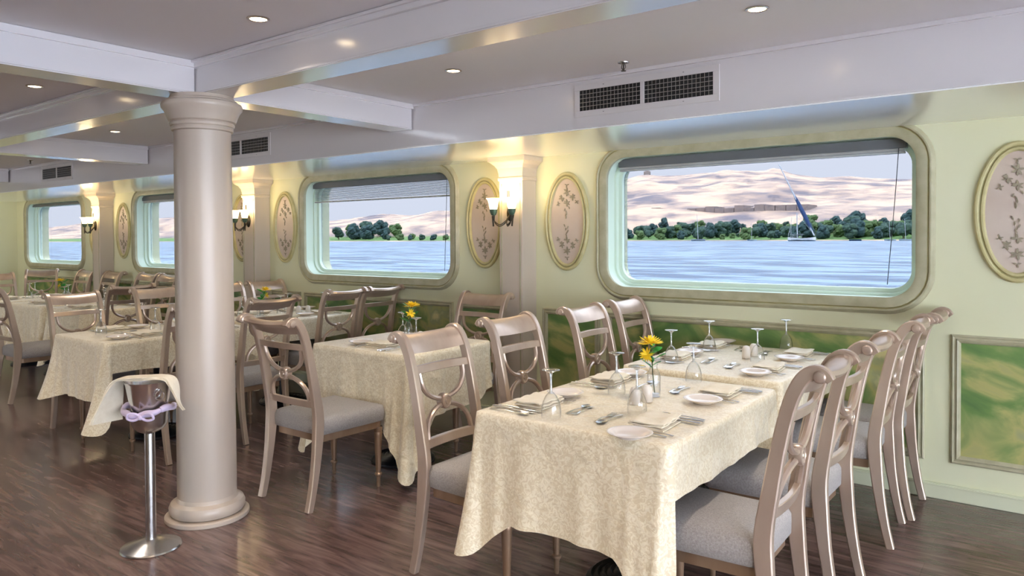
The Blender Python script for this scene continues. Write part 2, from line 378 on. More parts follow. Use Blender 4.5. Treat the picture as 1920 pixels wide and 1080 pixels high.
# ------------------------------------------------------------------ windows
def offs(pts_fn, prof, mb):
    """sweep (outset, y) profile around the rounded-rect / ellipse given by pts_fn(outset)"""
    mb.rings([[(a, y, c) for a, c in pts_fn(o)] for o, y in prof])
YG = D + .165
blind_drop = {1: (0.075, 0), 2: (0.165, 10), 3: (0.10, 0), 4: (0.03, 0), 0: (.1, 0)}
for i, cx in enumerate(WINX):
    root = bpy.data.objects.new('window_%d' % (i + 1), None); C.objects.link(root); root.location = (cx, D, WZ); root['kind'] = 'structure'
    fn = lambda o: rrect(0, 0, HW + o, HH + o, WR + o, 8)
    b = MB(); offs(fn, [(-.001, .02), (-.004, -.012), (.008, -.020), (.052, -.020)], b); offs(fn, [(.060, -.022), (.064, -.026), (.071, -.026), (.076, -.018), (.082, -.014), (.090, 0.0)], b)
    b.obj('window_trim', M['trim'], root)
    b = MB(); offs(fn, [(.052, -.020), (.056, -.016), (.060, -.022)], b); b.obj('glaze_line', M['glaze'], root)
    b = MB(); offs(fn, [(0, .0), (-.002, .02), (-.003, .10), (-.018, .102), (-.020, .135), (-.045, .138), (-.047, .178), (-.02, .20)], b)
    b.obj('reveal', M['mint'], root)
    b = MB(); p = rrect(0, 0, HW - .03, HH - .03, WR - .03, 8); b.rings([[(a, .165, c) for a, c in p], [(a, .171, c) for a, c in p]], cap0=True, cap1=True)
    b.obj('pane', M['pane'], root, smooth=0)
    # blind inside the reveal
    drop, ns = blind_drop[i]
    names = {0: 'grey blind pulled up in the window right of the picture edge', 1: 'grey blind gathered at the top of the largest near window', 2: 'half-lowered grey slatted blind in the second window from the right', 3: 'grey blind in the window behind the round column', 4: 'thin rolled blind at the top of the leftmost window'}
    if i == 0: continue
    bl = thing('window_blind', names[i], 'blind', (cx, D, WZ), group='window blinds')
    zt = HH - .01
    b = MB(); b.box(-HW + .06, HW - .06, .055, .10, zt - .035 - .02 * (i != 4), zt); b.obj('head_rail', M['blindrail'], bl, bevel=.003)
    z = zt - .06
    if ns:
        for k in range(ns):
            b = MB(); zz = z - .004 - k * (drop - .05) / ns
            b.ribbon([(-HW + .07, .078, zz), (HW - .07, .078, zz)], (0, .985, -.17), .0012, .022); b.obj('slat', M['blind'], bl, smooth=0)
        zz = z - drop + .045
        b = MB(); b.box(-HW + .07, HW - .07, .066, .09, zz - .014, zz); b.obj('bottom_rail', M['blind'], bl, bevel=.002)
    elif i != 4:
        b = MB(); b.box(-HW + .07, HW - .07, .062, .094, z - .024, z - .012); b.obj('bottom_rail', M['blind'], bl, bevel=.002)
        b = MB()
        for q in range(4): b.box(-HW + .07, HW - .07, .06, .096, z + .006 - q * .005, z + .0085 - q * .005)
        b.obj('gathered_slats', M['hull'], bl, smooth=0)
    if i in (1, 2):
        b = MB(); b.tube(catmull([(HW - .10, .06, zt - .05), (HW - .12, .07, .1), (HW - .16, .09, -HH + .07)], 6), .0022, 5); b.obj('cord', M['cordm'], bl)

# ------------------------------------------------------------------ pilasters, medallions, sconces
def prof_box(mb, cx, yb, w, d, prof):
    """stacked rectangular rings against the wall: prof = [(z, outset)]"""
    mb.rings([[(cx - w / 2 - o, yb, z), (cx - w / 2 - o, yb - d - o, z), (cx + w / 2 + o, yb - d - o, z), (cx + w / 2 + o, yb, z)] for z, o in prof], cap0=True, cap1=True)
PD, PW = .175, .215
for k, px in enumerate(PILX[1:]):
    lab = ['taupe pilaster between the large near window and the second window', 'taupe pilaster just right of the round column, with a lit wall lamp', 'taupe pilaster beside the leftmost window'][k]
    t = thing('pilaster', lab, 'pilaster', (px, D - .0015, 0), group='pilasters on the window wall')
    b = MB(); prof_box(b, 0, 0, PW, PD, [(0, 0), (1.86, 0)]); b.obj('shaft', M['pilaster'], t, smooth=0, bevel=.004)
    b = MB()
    for x in (-PW / 2 + .018, PW / 2 - .026): b.box(x, x + .008, -PD - .004, -PD + .002, .12, 1.82)
    b.obj('reeding', M['trim'], t, smooth=0)
    b = MB(); prof_box(b, 0, 0, PW, PD, [(0.0, .012), (.10, .012), (.108, .004), (.118, .002)]); b.obj('plinth', M['pilaster'], t, smooth=0)
    b = MB(); prof_box(b, 0, 0, PW, PD, [(1.84, .002), (1.85, .008), (1.865, .008), (1.872, .002), (1.90, .004), (1.935, .012), (1.96, .028), (1.978, .05), (1.982, .052), (1.984, .06), (2.006, .062), (2.0185, .062)])
    b.obj('capital', M['pilaster'], t, smooth=0)
# flower spray pattern for the medallions (one relief mesh, built once)
def motif_mesh():
    out = []; rnd = random.Random(3)
    def petal(cx, cz, a, L, wd):
        dx, dz = math.cos(a), math.sin(a); nx, nz = -dz, dx; y = -.006
        pts = [(0, 0), (.35, .5), (.7, .45), (1, 0), (.7, -.45), (.35, -.5)]
        fr = [(cx + dx * L * u + nx * wd * v, y, cz + dz * L * u + nz * wd * v) for u, v in pts]
        bk = [(x, -.0005, z) for x, y_, z in fr]; out[-1].rings([bk, fr], cap1=True)
    for s in (1, -1):
        b = MB(); out.append(b)
        for (cx, cz, L, n) in ((0, .215, .032, 6), (-.045, .17, .026, 6), (.05, .175, .026, 6), (.0, .135, .028, 6), (-.075, .13, .018, 4), (.085, .14, .018, 4), (0, .265, .02, 3)):
            zz = cz if s == 1 else -cz
            for q in range(n): petal(cx, zz, q * 2 * PI / n + rnd.random() * .8, L, L * .35)
        for q in range(6): petal(rnd.uniform(-.018, .018), s * (.11 - q * .014), s * (-PI / 2) + rnd.uniform(-.5, .5), .022, .006)
    return out
ovals = [(-.20, 'large oval flower medallion at the right edge of the picture'), (-2.915, 'oval flower medallion right of the front pilaster lamp'), (-3.69, 'oval flower medallion left of the front pilaster, partly behind its lamp'),
         (-6.29, 'oval flower medallion left of the second window'), (-7.04, 'oval flower medallion half hidden behind the pilaster beside the round column'), (-9.71, 'narrow-looking oval medallion between the leftmost two windows'), (-10.48, 'oval medallion behind the lamp beside the leftmost window')]
def oval_proto():
    t = thing('oval_medallion', 'oval', 'medallion', (0, 0, 0))
    RX, RZ = .192, .362
    el = lambda o: [(( RX + o) * math.cos(2 * PI * k / 48), (RZ + o) * math.sin(2 * PI * k / 48)) for k in range(48)]
    b = MB(); offs(el, [(0, 0), (-.002, -.014), (-.010, -.022), (-.018, -.022), (-.024, -.016)], b); b.obj('outer_frame', M['ovalframe'], t)
    b = MB(); offs(el, [(-.024, -.016), (-.028, -.013), (-.033, -.016)], b); b.obj('glaze_line', M['glaze'], t)
    b = MB(); offs(el, [(-.033, -.016), (-.036, -.020), (-.044, -.020), (-.049, -.012), (-.052, -.004)], b); b.obj('inner_frame', M['ovalframe'], t)
    b = MB(); b.rings([[(a, -.0035, c) for a, c in el(-.050)], [(a, -.0005, c) for a, c in el(-.050)]], cap0=True, cap1=True); b.obj('panel', M['oval'], t)
    for mb in motif_mesh(): mb.obj('flower_spray', M['motif'], t, smooth=0, loc=(0, -.0035, 0))
    return Proto(t)
op = oval_proto()
for x, lab in ovals: op.put((x, D, 1.535), 0, lab, 'oval medallions on the window wall')

def sconce_proto():
    t = thing('wall_sconce', 's', 'wall lamp', (0, 0, 0))
    # backplate against y=0 facing -y, at z=0 centre
    b = MB(); n = 20; b.rings([[(.033 * s_ * math.cos(2 * PI * k / n), y, .062 * s_ * math.sin(2 * PI * k / n)) for k in range(n)] for s_, y in ((1, 0), (1, -.006), (.8, -.014), (.3, -.017))], cap0=True, cap1=True)
    b.obj('backplate', M['bronze'], t)
    b = MB()
    for s_ in (-1, 1):
        for q in (0, .012):
            b.tube(catmull([(0, -.014, -.01), (0, -.05, -.05 - q), (s_ * .035, -.085, -.085 - q), (s_ * (.078 - q * .4), -.10, -.055 - q), (s_ * (.085 - q), -.10, -.005)], 5), .0042, 6)
        b.tube([(s_ * .095, -.10, -.02), (s_ * .086, -.10, -.098)], .006, 6)
        b.tube([(s_ * .006, -.028, .03), (s_ * .006, -.03, .165)], .0035, 6)
    b.obj('arms', M['bronze'], t)
    for s_ in (-1, 1):
        b = MB(); b.lathe([(.012, -.018), (.018, -.012), (.026, .005), (.030, .028)], s_ * .085, -.10, 0, 18); b.obj('cup', M['verdigris'], t)
        b = MB(); b.lathe([(.024, .02), (.031, .045), (.036, .075), (.044, .098), (.056, .110), (.053, .110), (.041, .096), (.033, .075), (.028, .045), (.02, .028)], s_ * .085, -.10, 0, 22, cap0=True, cap1=True); b.obj('glass_shade', M['lampglass'], t)
    for s_ in (-1, 1): lamp('bulb_light', 'POINT', (s_ * .085, -.10, .135), 1.6, (1, .78, .46), parent=t, shadow_soft_size=.03)
    return Proto(t)
sp = sconce_proto()
for k, px in enumerate(PILX[1:]):
    sp.put((px, D - PD - .001, 1.60), 0, ['two-shade bronze wall lamp on the pilaster left of the large window', 'two-shade wall lamp on the pilaster right of the round column', 'two-shade wall lamp on the pilaster beside the leftmost window'][k], 'wall lamps')
lamp('bulb_light', 'POINT', (XL + .35, 3.6, 1.75), 2.4, (1, .80, .5), shadow_soft_size=.05).name = 'sconce_light_left_wall'

# ------------------------------------------------------------------ painted wall panels
def panel(x0, x1, lab):
    z0, z1 = .203, .892; cx, cz, hw, hh = (x0 + x1) / 2, (z0 + z1) / 2, (x1 - x0) / 2, (z1 - z0) / 2
    t = thing('wall_panel', lab, 'wall panel', (cx, D, cz), group='painted wall panels under the windows')
    fn = lambda o: [(hw + o, hh + o), (-hw - o, hh + o), (-hw - o, -hh - o), (hw + o, -hh - o)]
    b = MB(); offs(fn, [(0, 0), (0, -.012), (-.008, -.018), (-.014, -.012), (-.022, -.012), (-.028, -.020), (-.036, -.016), (-.044, -.006), (-.046, -.002)], b); b.obj('frame', M['trim'], t, smooth=0)
    b = MB(); b.box(-hw + .045, hw - .045, -.004, -.0005, -hh + .045, hh - .045); b.obj('mural', M['mural'], t, smooth=0)
for args in ((-.487, .0, 'green painted wall panel at the right edge under the large medallion'),
             (-2.586, -.611, 'long green painted wall panel under the large near window'), (-3.132, -2.64, 'narrow green panel just right of the front pilaster'),
             (-3.97, -3.47, 'narrow green panel just left of the front pilaster'), (-5.99, -4.03, 'long green painted panel under the second window'),
             (-6.52, -6.05, 'narrow green panel right of the pilaster beside the column'), (-7.32, -6.84, 'narrow green panel behind the round column'),
             (-9.40, -7.46, 'long green panel under the window behind the column'), (-9.93, -9.47, 'narrow green panel right of the leftmost pilaster'), (-10.70, -10.24, 'narrow green panel left of the leftmost pilaster'), (-12.90, -10.86, 'dark green painted panel under the leftmost window')):
    panel(*args)
t = thing('wall_panel', 'green painted wall panel on the far end wall', 'wall panel', (XL, 3.3, .5475), PI / 2, group='painted wall panels under the windows')
b = MB(); b.box(-.9, .9, -.012, 0, .30, .3445); b.box(-.9, .9, -.012, 0, -.3445, -.30); b.box(-.9, -.855, -.012, 0, -.3, .3); b.box(.855, .9, -.012, 0, -.3, .3); b.obj('frame', M['trim'], t, smooth=0)
b = MB(); b.box(-.855, .855, -.005, -.0005, -.3, .3); b.obj('mural', M['mural'], t, smooth=0)

# ------------------------------------------------------------------ vents, downlights, sprinklers
def vent(x0, x1, lab, nx=22):
    t = thing('air_vent', lab, 'vent', ((x0 + x1) / 2, YS, 2.180), group='air vents in the soffit'); hw = (x1 - x0) / 2; hh = .057
    b = MB(); f = .033
    b.box(-hw - f, hw + f, -.006, 0, hh, hh + f); b.box(-hw - f, hw + f, -.006, 0, -hh - f, -hh); b.box(-hw - f, -hw, -.006, 0, -hh, hh); b.box(hw, hw + f, -.006, 0, -hh, hh); b.box(-.012, .012, -.006, 0, -hh, hh)
    b.obj('frame', M['vent'], t, smooth=0, bevel=.0015)
    b = MB(); b.box(-hw, hw, -.0015, -.0002, -hh, hh); b.obj('duct_shade_sheet', M['dark'], t, smooth=0)  # flat near-black sheet stands in for the shade inside the duct
    b = MB()
    for k in range(1, 5): z = -hh + 2 * hh * k / 5; b.box(-hw, hw, -.0045, -.003, z - .0016, z + .0016)
    for s_ in (-1, 1):
        for k in range(1, nx // 2 + 6):
            x = s_ * (.012 + (hw - .012) * k / (nx // 2 + 6)); b.box(x - .0014, x + .0014, -.0035, -.002, -hh, hh)
    b.obj('grille', M['steelb'], t, smooth=0)
    b = MB()
    for sx_ in (-.6, .6):
        for sz_ in (-1, 1): b.lathe([(.004, 0), (.004, .0015)], sx_ * hw, -.0075, sz_ * (hh + .017) , 8)
    b.obj('screws', M['dark'], t)
vent(-2.18, -1.404, 'large white double air vent above the big window'); vent(-5.87, -5.105, 'air vent just right of the round column'); vent(-9.505, -8.735, 'small distant air vent left of the round column')

def downlight_proto():
    t = thing('downlight', 'd', 'ceiling light', (0, 0, 0))
    b = MB(); n = 24
    b.lathe([(.045, -.0005), (.045, -.004), (.036, -.006), (.033, -.001)], 0, 0, 0, n, cap0=False, cap1=False); b.obj('ring', M['chrome'], t)
    b = MB(); b.lathe([(.033, -.0035), (.02, -.006), (.004, -.0065)], 0, 0, 0, n, cap0=True, cap1=True); b.obj('lamp_face', M['bulb'], t)
    l = lamp('spot_light', 'SPOT', (0, 0, -.012), 26, (1, .90, .78), parent=t, shadow_soft_size=.03); l.data.spot_size = math.radians(125); l.data.spot_blend = .8
    return Proto(t)
dl = downlight_proto()
back_fill_bulb = bpy.data.lights['spot_light'].copy(); back_fill_bulb.energy = 46; back_fill_bulb.color = (1, .70, .42)
HW_ = ['behind the column row', 'above the leftmost window', 'above the camera', 'above the aisle beside the column', 'above the aisle left of the column', 'over the far left aisle', 'right of the large window', 'right of the camera', 'in the far left corner', 'behind the camera', 'behind and left of the camera', 'far behind the left tables']
k_hid = -1
for x, y, lab in ((-2.61, 1.757, 'lit round downlight top left, nearest the long beam'), (-.972, 2.881, 'lit round downlight at the top right of the picture'), (-2.608, 2.935, 'lit round downlight left of the large air vent'),
                  (-4.758, 1.725, 'lit round downlight at the left picture edge'), (-6.237, 2.846, 'small distant downlight left of the round column top'),
                  (-8.4, 1.74, 'd'), (-9.9, 2.88, 'd'), (-.9, .5, 'd'), (-2.8, .3, 'd'), (-5.6, .2, 'd'), (-9.0, .1, 'd'), (1.2, 2.9, 'd'), (1.4, 1.0, 'd'), (-12.0, 2.9, 'd'), (-1.2, -2.8, 'd'), (-5.0, -2.8, 'd'), (-9.0, -2.8, 'd')):
    hid = lab == 'd'; k_hid += hid
    o = dl.put((x, y, ZC), 0, lab if not hid else 'recessed downlight outside the picture, ' + HW_[k_hid], 'ceiling downlights' if not hid else 'downlights outside the picture')
    if y < 1.2:      # unseen lamps made stronger and warmer as fill for camera-facing surfaces
        for k_ in [q for q in C.objects if q.parent == o and q.type == 'LIGHT']: k_.data = back_fill_bulb
def sprinkler_proto():
    t = thing('sprinkler', 's', 'sprinkler', (0, 0, 0))
    b = MB(); b.lathe([(.03, 0), (.029, -.004), (.012, -.009), (.009, -.012)], 0, 0, 0, 16); b.obj('flange', M['steelb'], t)
    b = MB(); b.tube([(0, 0, -.008), (0, 0, -.042)], .0035, 6)
    for s_ in (-1, 1): b.tube([(s_ * .009, 0, -.01), (s_ * .012, 0, -.026), (0, 0, -.042)], .0022, 5)
    b.lathe([(.013, -.042), (.013, -.045)], 0, 0, 0, 12); b.obj('head', M['bronze'], t)
    return Proto(t)
sr = sprinkler_proto()
sr.put((-1.811, 3.342, ZC), 0, 'metal sprinkler head above the large air vent', 'ceiling sprinklers'); sr.put((-9.194, 3.278, ZC), 0, 'distant sprinkler head near the small left air vent', 'ceiling sprinklers')

# ------------------------------------------------------------------ round column
t = thing('round_column', 'thick cream-painted round column with turned capital and base', 'column', (-3.515, 2.035, 0))
b = MB(); b.lathe([(.143, .10), (.142, .5), (.138, 1.5), (.136, 1.985)], n=48); b.obj('shaft', M['column'], t)
b = MB(); b.lathe([(.20, 0), (.203, .004), (.203, .020), (.195, .026)], n=48); b.obj('plinth', M['column'], t)
b = MB(); b.lathe([(.155, .026), (.172, .03), (.182, .045), (.183, .065), (.174, .085), (.158, .094), (.150, .097), (.148, .104), (.143, .115)], n=48); b.obj('base_torus', M['column'], t)
b = MB(); b.lathe([(.137, 1.962), (.146, 1.966), (.149, 1.976), (.146, 1.985), (.152, 1.989), (.155, 2.0), (.150, 2.008), (.160, 2.014), (.168, 2.035), (.178, 2.06), (.192, 2.078), (.194, 2.092), (.190, 2.104), (.172, 2.112), (.17, 2.118), (.158, 2.124), (.150, 2.1415)], n=48); b.obj('capital', M['column'], t)

# ------------------------------------------------------------------ chairs
def chair_proto():
    t = thing('dining_chair', 'c', 'chair', (0, 0, 0))
    prof = [(-.292, 0), (-.268, .10), (-.243, .25), (-.228, .40), (-.226, .50), (-.245, .62), (-.270, .76), (-.298, .88), (-.322, .945), (-.348, .985), (-.378, 1.002), (-.404, .996), (-.420, .978)]
    thk = [.034, .038, .046, .056, .056, .050, .045, .043, .043, .042, .038, .032, .024]
    pc = catmull([(p[0], p[1], q) for p, q in zip(prof, thk)], 3)
    yz = lambda z: lerpv([(p.x, p.y) for p in pc[:len(pc) - 6]], z)
    for s_ in (-1, 1):
        b = MB(); b.ribbon([(s_ * .205, p.x, p.y) for p in pc], (1, 0, 0), [p.z for p in pc], .035)
        b.obj('rear_post', M['chair'], t)
    def bow(x, k): return -k * (1 - (x / .2) ** 2)
    xs_ = [-.192 + .384 * k / 12 for k in range(13)]
    # crest rail: rolled top
    sec = [(y - .036, z) for y, z in ((-.264, .930), (-.278, .962), (-.298, .988), (-.320, 1.003), (-.343, 1.008), (-.360, 1.001), (-.365, .988), (-.356, .977), (-.338, .977), (-.318, .966), (-.301, .950), (-.286, .930))]
    b = MB(); b.rings([[(x, y + bow(x, .022), z - .010 * (1 - (x / .2) ** 2)) for y, z in sec] for x in xs_], cap0=True, cap1=True); b.obj('crest_rail', M['chair'], t)
    for s_ in (-1, 1):
        b = MB(); b.rings([[(s_ * x, -.390 + r * math.cos(2 * PI * k / 14), .988 + r * math.sin(2 * PI * k / 14)) for k in range(14)] for x, r in ((.186, .018), (.189, .023), (.197, .023), (.200, .019), (.224, .0185), (.229, .015), (.231, .007))], cap0=True, cap1=True)
        b.obj('scroll_end', M['chair'], t)
    def rail(z0, z1, k, th):
        b = MB(); b.rings([[(x, yz(z0) + bow(x, k) + th / 2, z0), (x, yz(z0) + bow(x, k) - th / 2, z0), (x, yz(z1) + bow(x, k) - th / 2, z1), (x, yz(z1) + bow(x, k) + th / 2, z1)] for x in xs_], cap0=True, cap1=True)
        b.obj('cross_rail', M['chair'], t, bevel=.003)
    rail(.838, .872, .020, .020); rail(.530, .568, .016, .022)
    # crossed arcs
    zc = .702
    def arc(sgn):
        pts = []
        for k in range(17):
            a = PI * k / 16; x = .158 * math.cos(a); dz = math.sin(a) ** .8 * .125
            z = (zc + .138 - dz) if sgn > 0 else (zc - .137 + dz)
            pts.append((x, yz(z) - .018 * (1 - (x / .2) ** 2), z))
        return pts
    b = MB(); b.tube(arc(1), .0135, 8, flat=.8); b.tube(arc(-1), .0135, 8, flat=.8); b.obj('crossed_splat', M['chair'], t)
    b = MB(); n = 18; yr = yz(zc) - .018
    b.rings([[(r * math.cos(2 * PI * k / n), yr + y, zc + r * math.sin(2 * PI * k / n)) for k in range(n)] for r, y in ((.010, .022), (.013, .018), (.022, .018), (.025, .022), (.031, .020), (.034, .012), (.034, -.012), (.031, -.020), (.025, -.022), (.022, -.018), (.013, -.018), (.010, -.022))], cap0=True, cap1=True)
    b.obj('rosette', M['chair'], t)
    # seat
    def ring(z, ins, dome=0):
        out = []
        for (x, y) in rrect(0, 0, .5, .5, .09, 4):
            yy = (y + .5); wy = .208 + .022 * yy
            px = x * 2 * (wy - ins); py = -.218 + yy * .455; py = max(-.218 + ins, min(.237 - ins, py))
            out.append((px, py, z))
        return out
    b = MB(); b.rings([ring(.378, .016), ring(.386, .002), ring(.43, -.004), ring(.452, .0), ring(.466, .012), ring(.474, .030), ring(.480, .075), ring(.483, .13), ring(.484, .19)], cap0=True, cap1=True); b.obj('seat', M['seat'], t, smooth=60)
    b = MB(); b.rings([ring(.340, .022), ring(.379, .022)], cap0=True, cap1=True); b.obj('seat_frame', M['chairdark'], t, smooth=0)
    for s_ in (-1, 1):
        b = MB(); b.lathe([(.009, 0), (.011, .006), (.012, .05), (.015, .062), (.021, .070), (.021, .078), (.014, .084), (.015, .10), (.020, .22), (.023, .30), (.024, .312), (.021, .318), (.024, .325), (.024, .345)], s_ * .195, .20, 0, 14); b.obj('front_leg', M['chairdark'], t)
    return Proto(t)
cp = chair_proto()
FX, FNX, FY, FNY = -PI / 2, PI / 2, 0.0, PI      # facing +x, -x, +y, -y
LEFT, RIGHT = 'chairs on the left side of the front tables', 'chairs on the right side of the front tables'
chairs = [
 (-.965, 2.42, FNX + .02, 'front-right dining chair, nearest the camera, right side of the front table', 1.02),
 (-.955, 3.06, FNX - .02, 'second dining chair from the camera on the right side of the front tables', 1.02),
 (-.925, 3.83, FNX + .03, 'third dining chair from the camera on the right, at the big-window table', 1.02),
 (-.90, 4.27, FNX, 'dining chair closest to the wall on the right, at the big-window table', 1.02),
 (-1.91, 2.385, FX, 'champagne dining chair at the near left corner of the front table', 1),
 (-1.95, 3.02, FX, 'second dining chair on the left side of the front table', 1),
 (-1.93, 3.72, FX, 'third dining chair on the left, standing before the narrow green panel', 1),
 (-1.95, 4.28, FX, 'left-side dining chair closest to the large window', 1),
 (-3.325, 2.655, FY, 'dining chair seen from behind just right of the round column', 1),
 (-3.42, 3.83, FNY, 'dining chair with its back to the wall left of the front pilaster', 1),
 (-4.79, 2.53, FNX, 'dining chair half hidden behind the left side of the round column', 1),
 (-4.80, 3.08, FNX, 'dining chair just right of the round column, turned towards the left table', 1),
 (-5.00, 3.89, FNX, 'left one of two chairs seen from behind under the second window', 1),
 (-5.00, 4.31, FNX, 'right one of two chairs seen from behind under the second window', 1),
 (-5.80, 2.47, FX, 'dining chair with lit crest rail behind the left foreground table', 1),
 (-5.82, 3.13, FX, 'pale dining chair just left of the round column behind the left foreground table', 1),
 (-5.90, 3.80, FX, 'dining chair right behind the round column, mostly hidden', 1),
 (-5.90, 4.26, FX, 'white-lit chair beneath the wall lamp right of the round column', 1),
 (-7.49, 2.70, FY, 'dining chair cut by the left edge of the picture', 1),
 (-7.11, 3.20, FNX, 'darker dining chair in the middle of the left group, back to camera', 1),
 (-8.85, 4.05, FNY, 'distant chair under the third window, left of its pair', 1),
 (-8.36, 4.05, FNY, 'distant chair under the third window, right beside the column edge', 1),
 (-10.47, 4.03, FNY, 'distant chair below the leftmost pilaster, left of its pair', 1),
 (-9.74, 4.05, FNY, 'distant chair below the leftmost pilaster, right of its pair', 1),
 (-10.25, 3.38, FX, 'distant chair at the left picture edge below the leftmost window', 1),
 (-11.0, 3.98, FX - .5, 'small distant chair turned sideways below the leftmost window', 1),
]
for x, y, rz, lab, sz in chairs:
    o = cp.put((x, y, 0), rz, lab, 'champagne dining chairs', sz)
    if abs(math.sin(rz)) > .8: o.scale = (.88, 1, sz)

# ------------------------------------------------------------------ tables and cloths
def table(x0, x1, y0, y1, lab):
    cx, cy = (x0 + x1) / 2, (y0 + y1) / 2
    t = thing('dining_table', lab, 'table', (cx, cy, 0), group='dining tables')
    b = MB(); b.box(x0 - cx + .01, x1 - cx - .01, y0 - cy + .01, y1 - cy - .01, .715, .742); b.obj('tabletop', M['wood'], t, bevel=.005)
    b = MB(); b.tube([(0, 0, .05), (0, 0, .715)], .036, 16); b.obj('pedestal', M['iron'], t)
    b = MB(); pr = [(.200, 0), (.204, .008), (.200, .016)]
    for k in range(1, 7): r = .200 - k * .027; pr += [(r + .019, .016 + k * .006), (r + .008, .021 + k * .006 + .004), (r, .017 + k * .006)]
    pr += [(.036, .07)]; b.lathe(pr, n=40); b.obj('foot_plate', M['iron'], t, smooth=20)
def cloth(x0, x1, y0, y1, drops, tips, lab, seed, flare=.045, side_seats=False):
    """drops = front(-y), right(+x), back, left ; tips = front-left, front-right, back-right, back-left"""
    rnd = random.Random(seed); ph = [rnd.uniform(0, 6.28) for _ in range(8)]
    ft = .004; x0 -= ft; x1 += ft; y0 -= ft; y1 += ft
    r = .035; pts = []
    def side(ax, ay, bx, by, n): 
        for k in range(n): pts.append((ax + (bx - ax) * k / n, ay + (by - ay) * k / n))
    def corner(cx, cy, a0, n=10):
        for k in range(n): a = math.radians(a0 + 90 * k / n); pts.append((cx + r * math.cos(a), cy + r * math.sin(a)))
    side(x0 + r, y0, x1 - r, y0, 60); corner(x1 - r, y0 + r, -90); side(x1, y0 + r, x1, y1 - r, 70); corner(x1 - r, y1 - r, 0)
    side(x1 - r, y1, x0 + r, y1, 60); corner(x0 + r, y1 - r, 90); side(x0, y1 - r, x0, y0 + r, 70); corner(x0 + r, y0 + r, 180)
    n = len(pts); cx, cy = (x0 + x1) / 2, (y0 + y1) / 2
    cor = [(x0, y0), (x1, y0), (x1, y1), (x0, y1)]
    nrm = []
    for i in range(n):
        a = V((*pts[(i - 1) % n], 0)); c = V((*pts[(i + 1) % n], 0)); d = (c - a).normalized(); nrm.append(V((d.y, -d.x, 0)))
    L, FL, per = [], [], 0; S = []
    for i, p in enumerate(pts):
        S.append(per); q = pts[(i + 1) % n]; per += math.dist(p, q)
        dd = [math.dist(p, c) for c in cor]; j = dd.index(min(dd)); dc = dd[j]
        nx, ny = nrm[i].x, nrm[i].y
        ws = [max(0, -ny) ** 2, max(0, nx) ** 2, max(0, ny) ** 2, max(0, -nx) ** 2]
        base = sum(a * c for a, c in zip(ws, drops)) / sum(ws)
        reach = .20 if not side_seats else .20 * abs(ny) + .03 * abs(nx)
        k = max(0, 1 - dc / reach); k = k ** 1.25
        L.append(base + (tips[j] - base) * k); FL.append(k)
    m = 22; rings = []
    zt = .7545
    def top_ring(s_): return [(cx + (p[0] - cx) * s_, cy + (p[1] - cy) * s_, zt + .0012 * math.sin(9 * p[0] * s_ + ph[0]) * math.cos(8 * p[1] + ph[1])) for p in pts]
    for s_ in (.02, .25, .5, .75, .92): rings.append(top_ring(s_))
    rings.append([(p[0] - nrm[i].x * .010, p[1] - nrm[i].y * .010, zt) for i, p in enumerate(pts)])
    rings.append([(p[0] - nrm[i].x * .003, p[1] - nrm[i].y * .003, zt - .003) for i, p in enumerate(pts)])
    for k in range(1, m + 1):
        t_ = k / m; row = []
        for i, p in enumerate(pts):
            s_ = S[i] / per * 2 * PI
            wave = .010 * math.sin(9 * s_ + ph[2]) + .007 * math.sin(17 * s_ + ph[3]) + .004 * math.sin(31 * s_ + ph[4])
            wave += FL[i] * (.020 * math.sin(40 * s_ + ph[5]) + .010 * math.sin(63 * s_ + ph[6]))
            o = t_ ** 1.1 * (.012 + wave + flare * FL[i] ** 1.4 * (0.4 + .6 * t_)) * (L[i] / .4)
            z = zt - .008 - (L[i] - .008) * t_ + .004 * math.sin(6 * s_ + ph[7]) * t_
            row.append((p[0] + nrm[i].x * max(o, .0015), p[1] + nrm[i].y * max(o, .0015), max(z, .004)))
        rings.append(row)
    b = MB(); b.rings(rings, cap0=True)
    o = b.obj('tablecloth', M['cloth'], smooth=80); tag(o, lab, 'tablecloth', 'cream tablecloths')
    return o
TAB = {}
def tset(key, x0, x1, y0, y1, drops, tips, phrase, seed, flare=.045):
    table(x0, x1, y0, y1, 'pedestal table with black foot, the ' + phrase); cloth(x0, x1, y0, y1, drops, tips, 'cream damask cloth draped over the ' + phrase, seed, flare, key in ('T1', 'T2', 'T4', 'T5'))
    TAB[key] = (x0, x1, y0, y1, phrase)
tset('T1', -1.81, -1.0, 2.14, 3.22, (.395, .185, .20, .22), (.56, .66, .22, .25), 'front table', 1, .035)
tset('T2', -1.84, -1.03, 3.37, 4.40, (.33, .18, .19, .2), (.5, .55, .22, .24), 'big-window table', 2)
tset('T3', -3.82, -2.96, 2.93, 3.68, (.42, .37, .19, .3), (.72, .74, .25, .25), 'small table beside the column', 3)
tset('T4', -5.70, -4.90, 2.16, 3.24, (.40, .20, .20, .22), (.45, .60, .22, .24), 'left foreground table', 4, .085)
tset('T5', -5.86, -5.08, 3.40, 4.38, (.33, .18, .19, .18), (.5, .55, .22, .24), 'second-window table', 5)
tset('T6', -8.05, -7.28, 2.99, 3.74, (.42, .20, .2, .3), (.6, .24, .25, .4), 'far left table', 6)
tset('T7', -8.98, -8.20, 2.99, 3.74, (.42, .3, .2, .3), (.5, .5, .25, .25), 'farther left table with flower', 7)
tset('T8', -9.90, -9.12, 2.99, 3.74, (.42, .3, .2, .2), (.4, .5, .25, .25), 'leftmost distant table', 8)

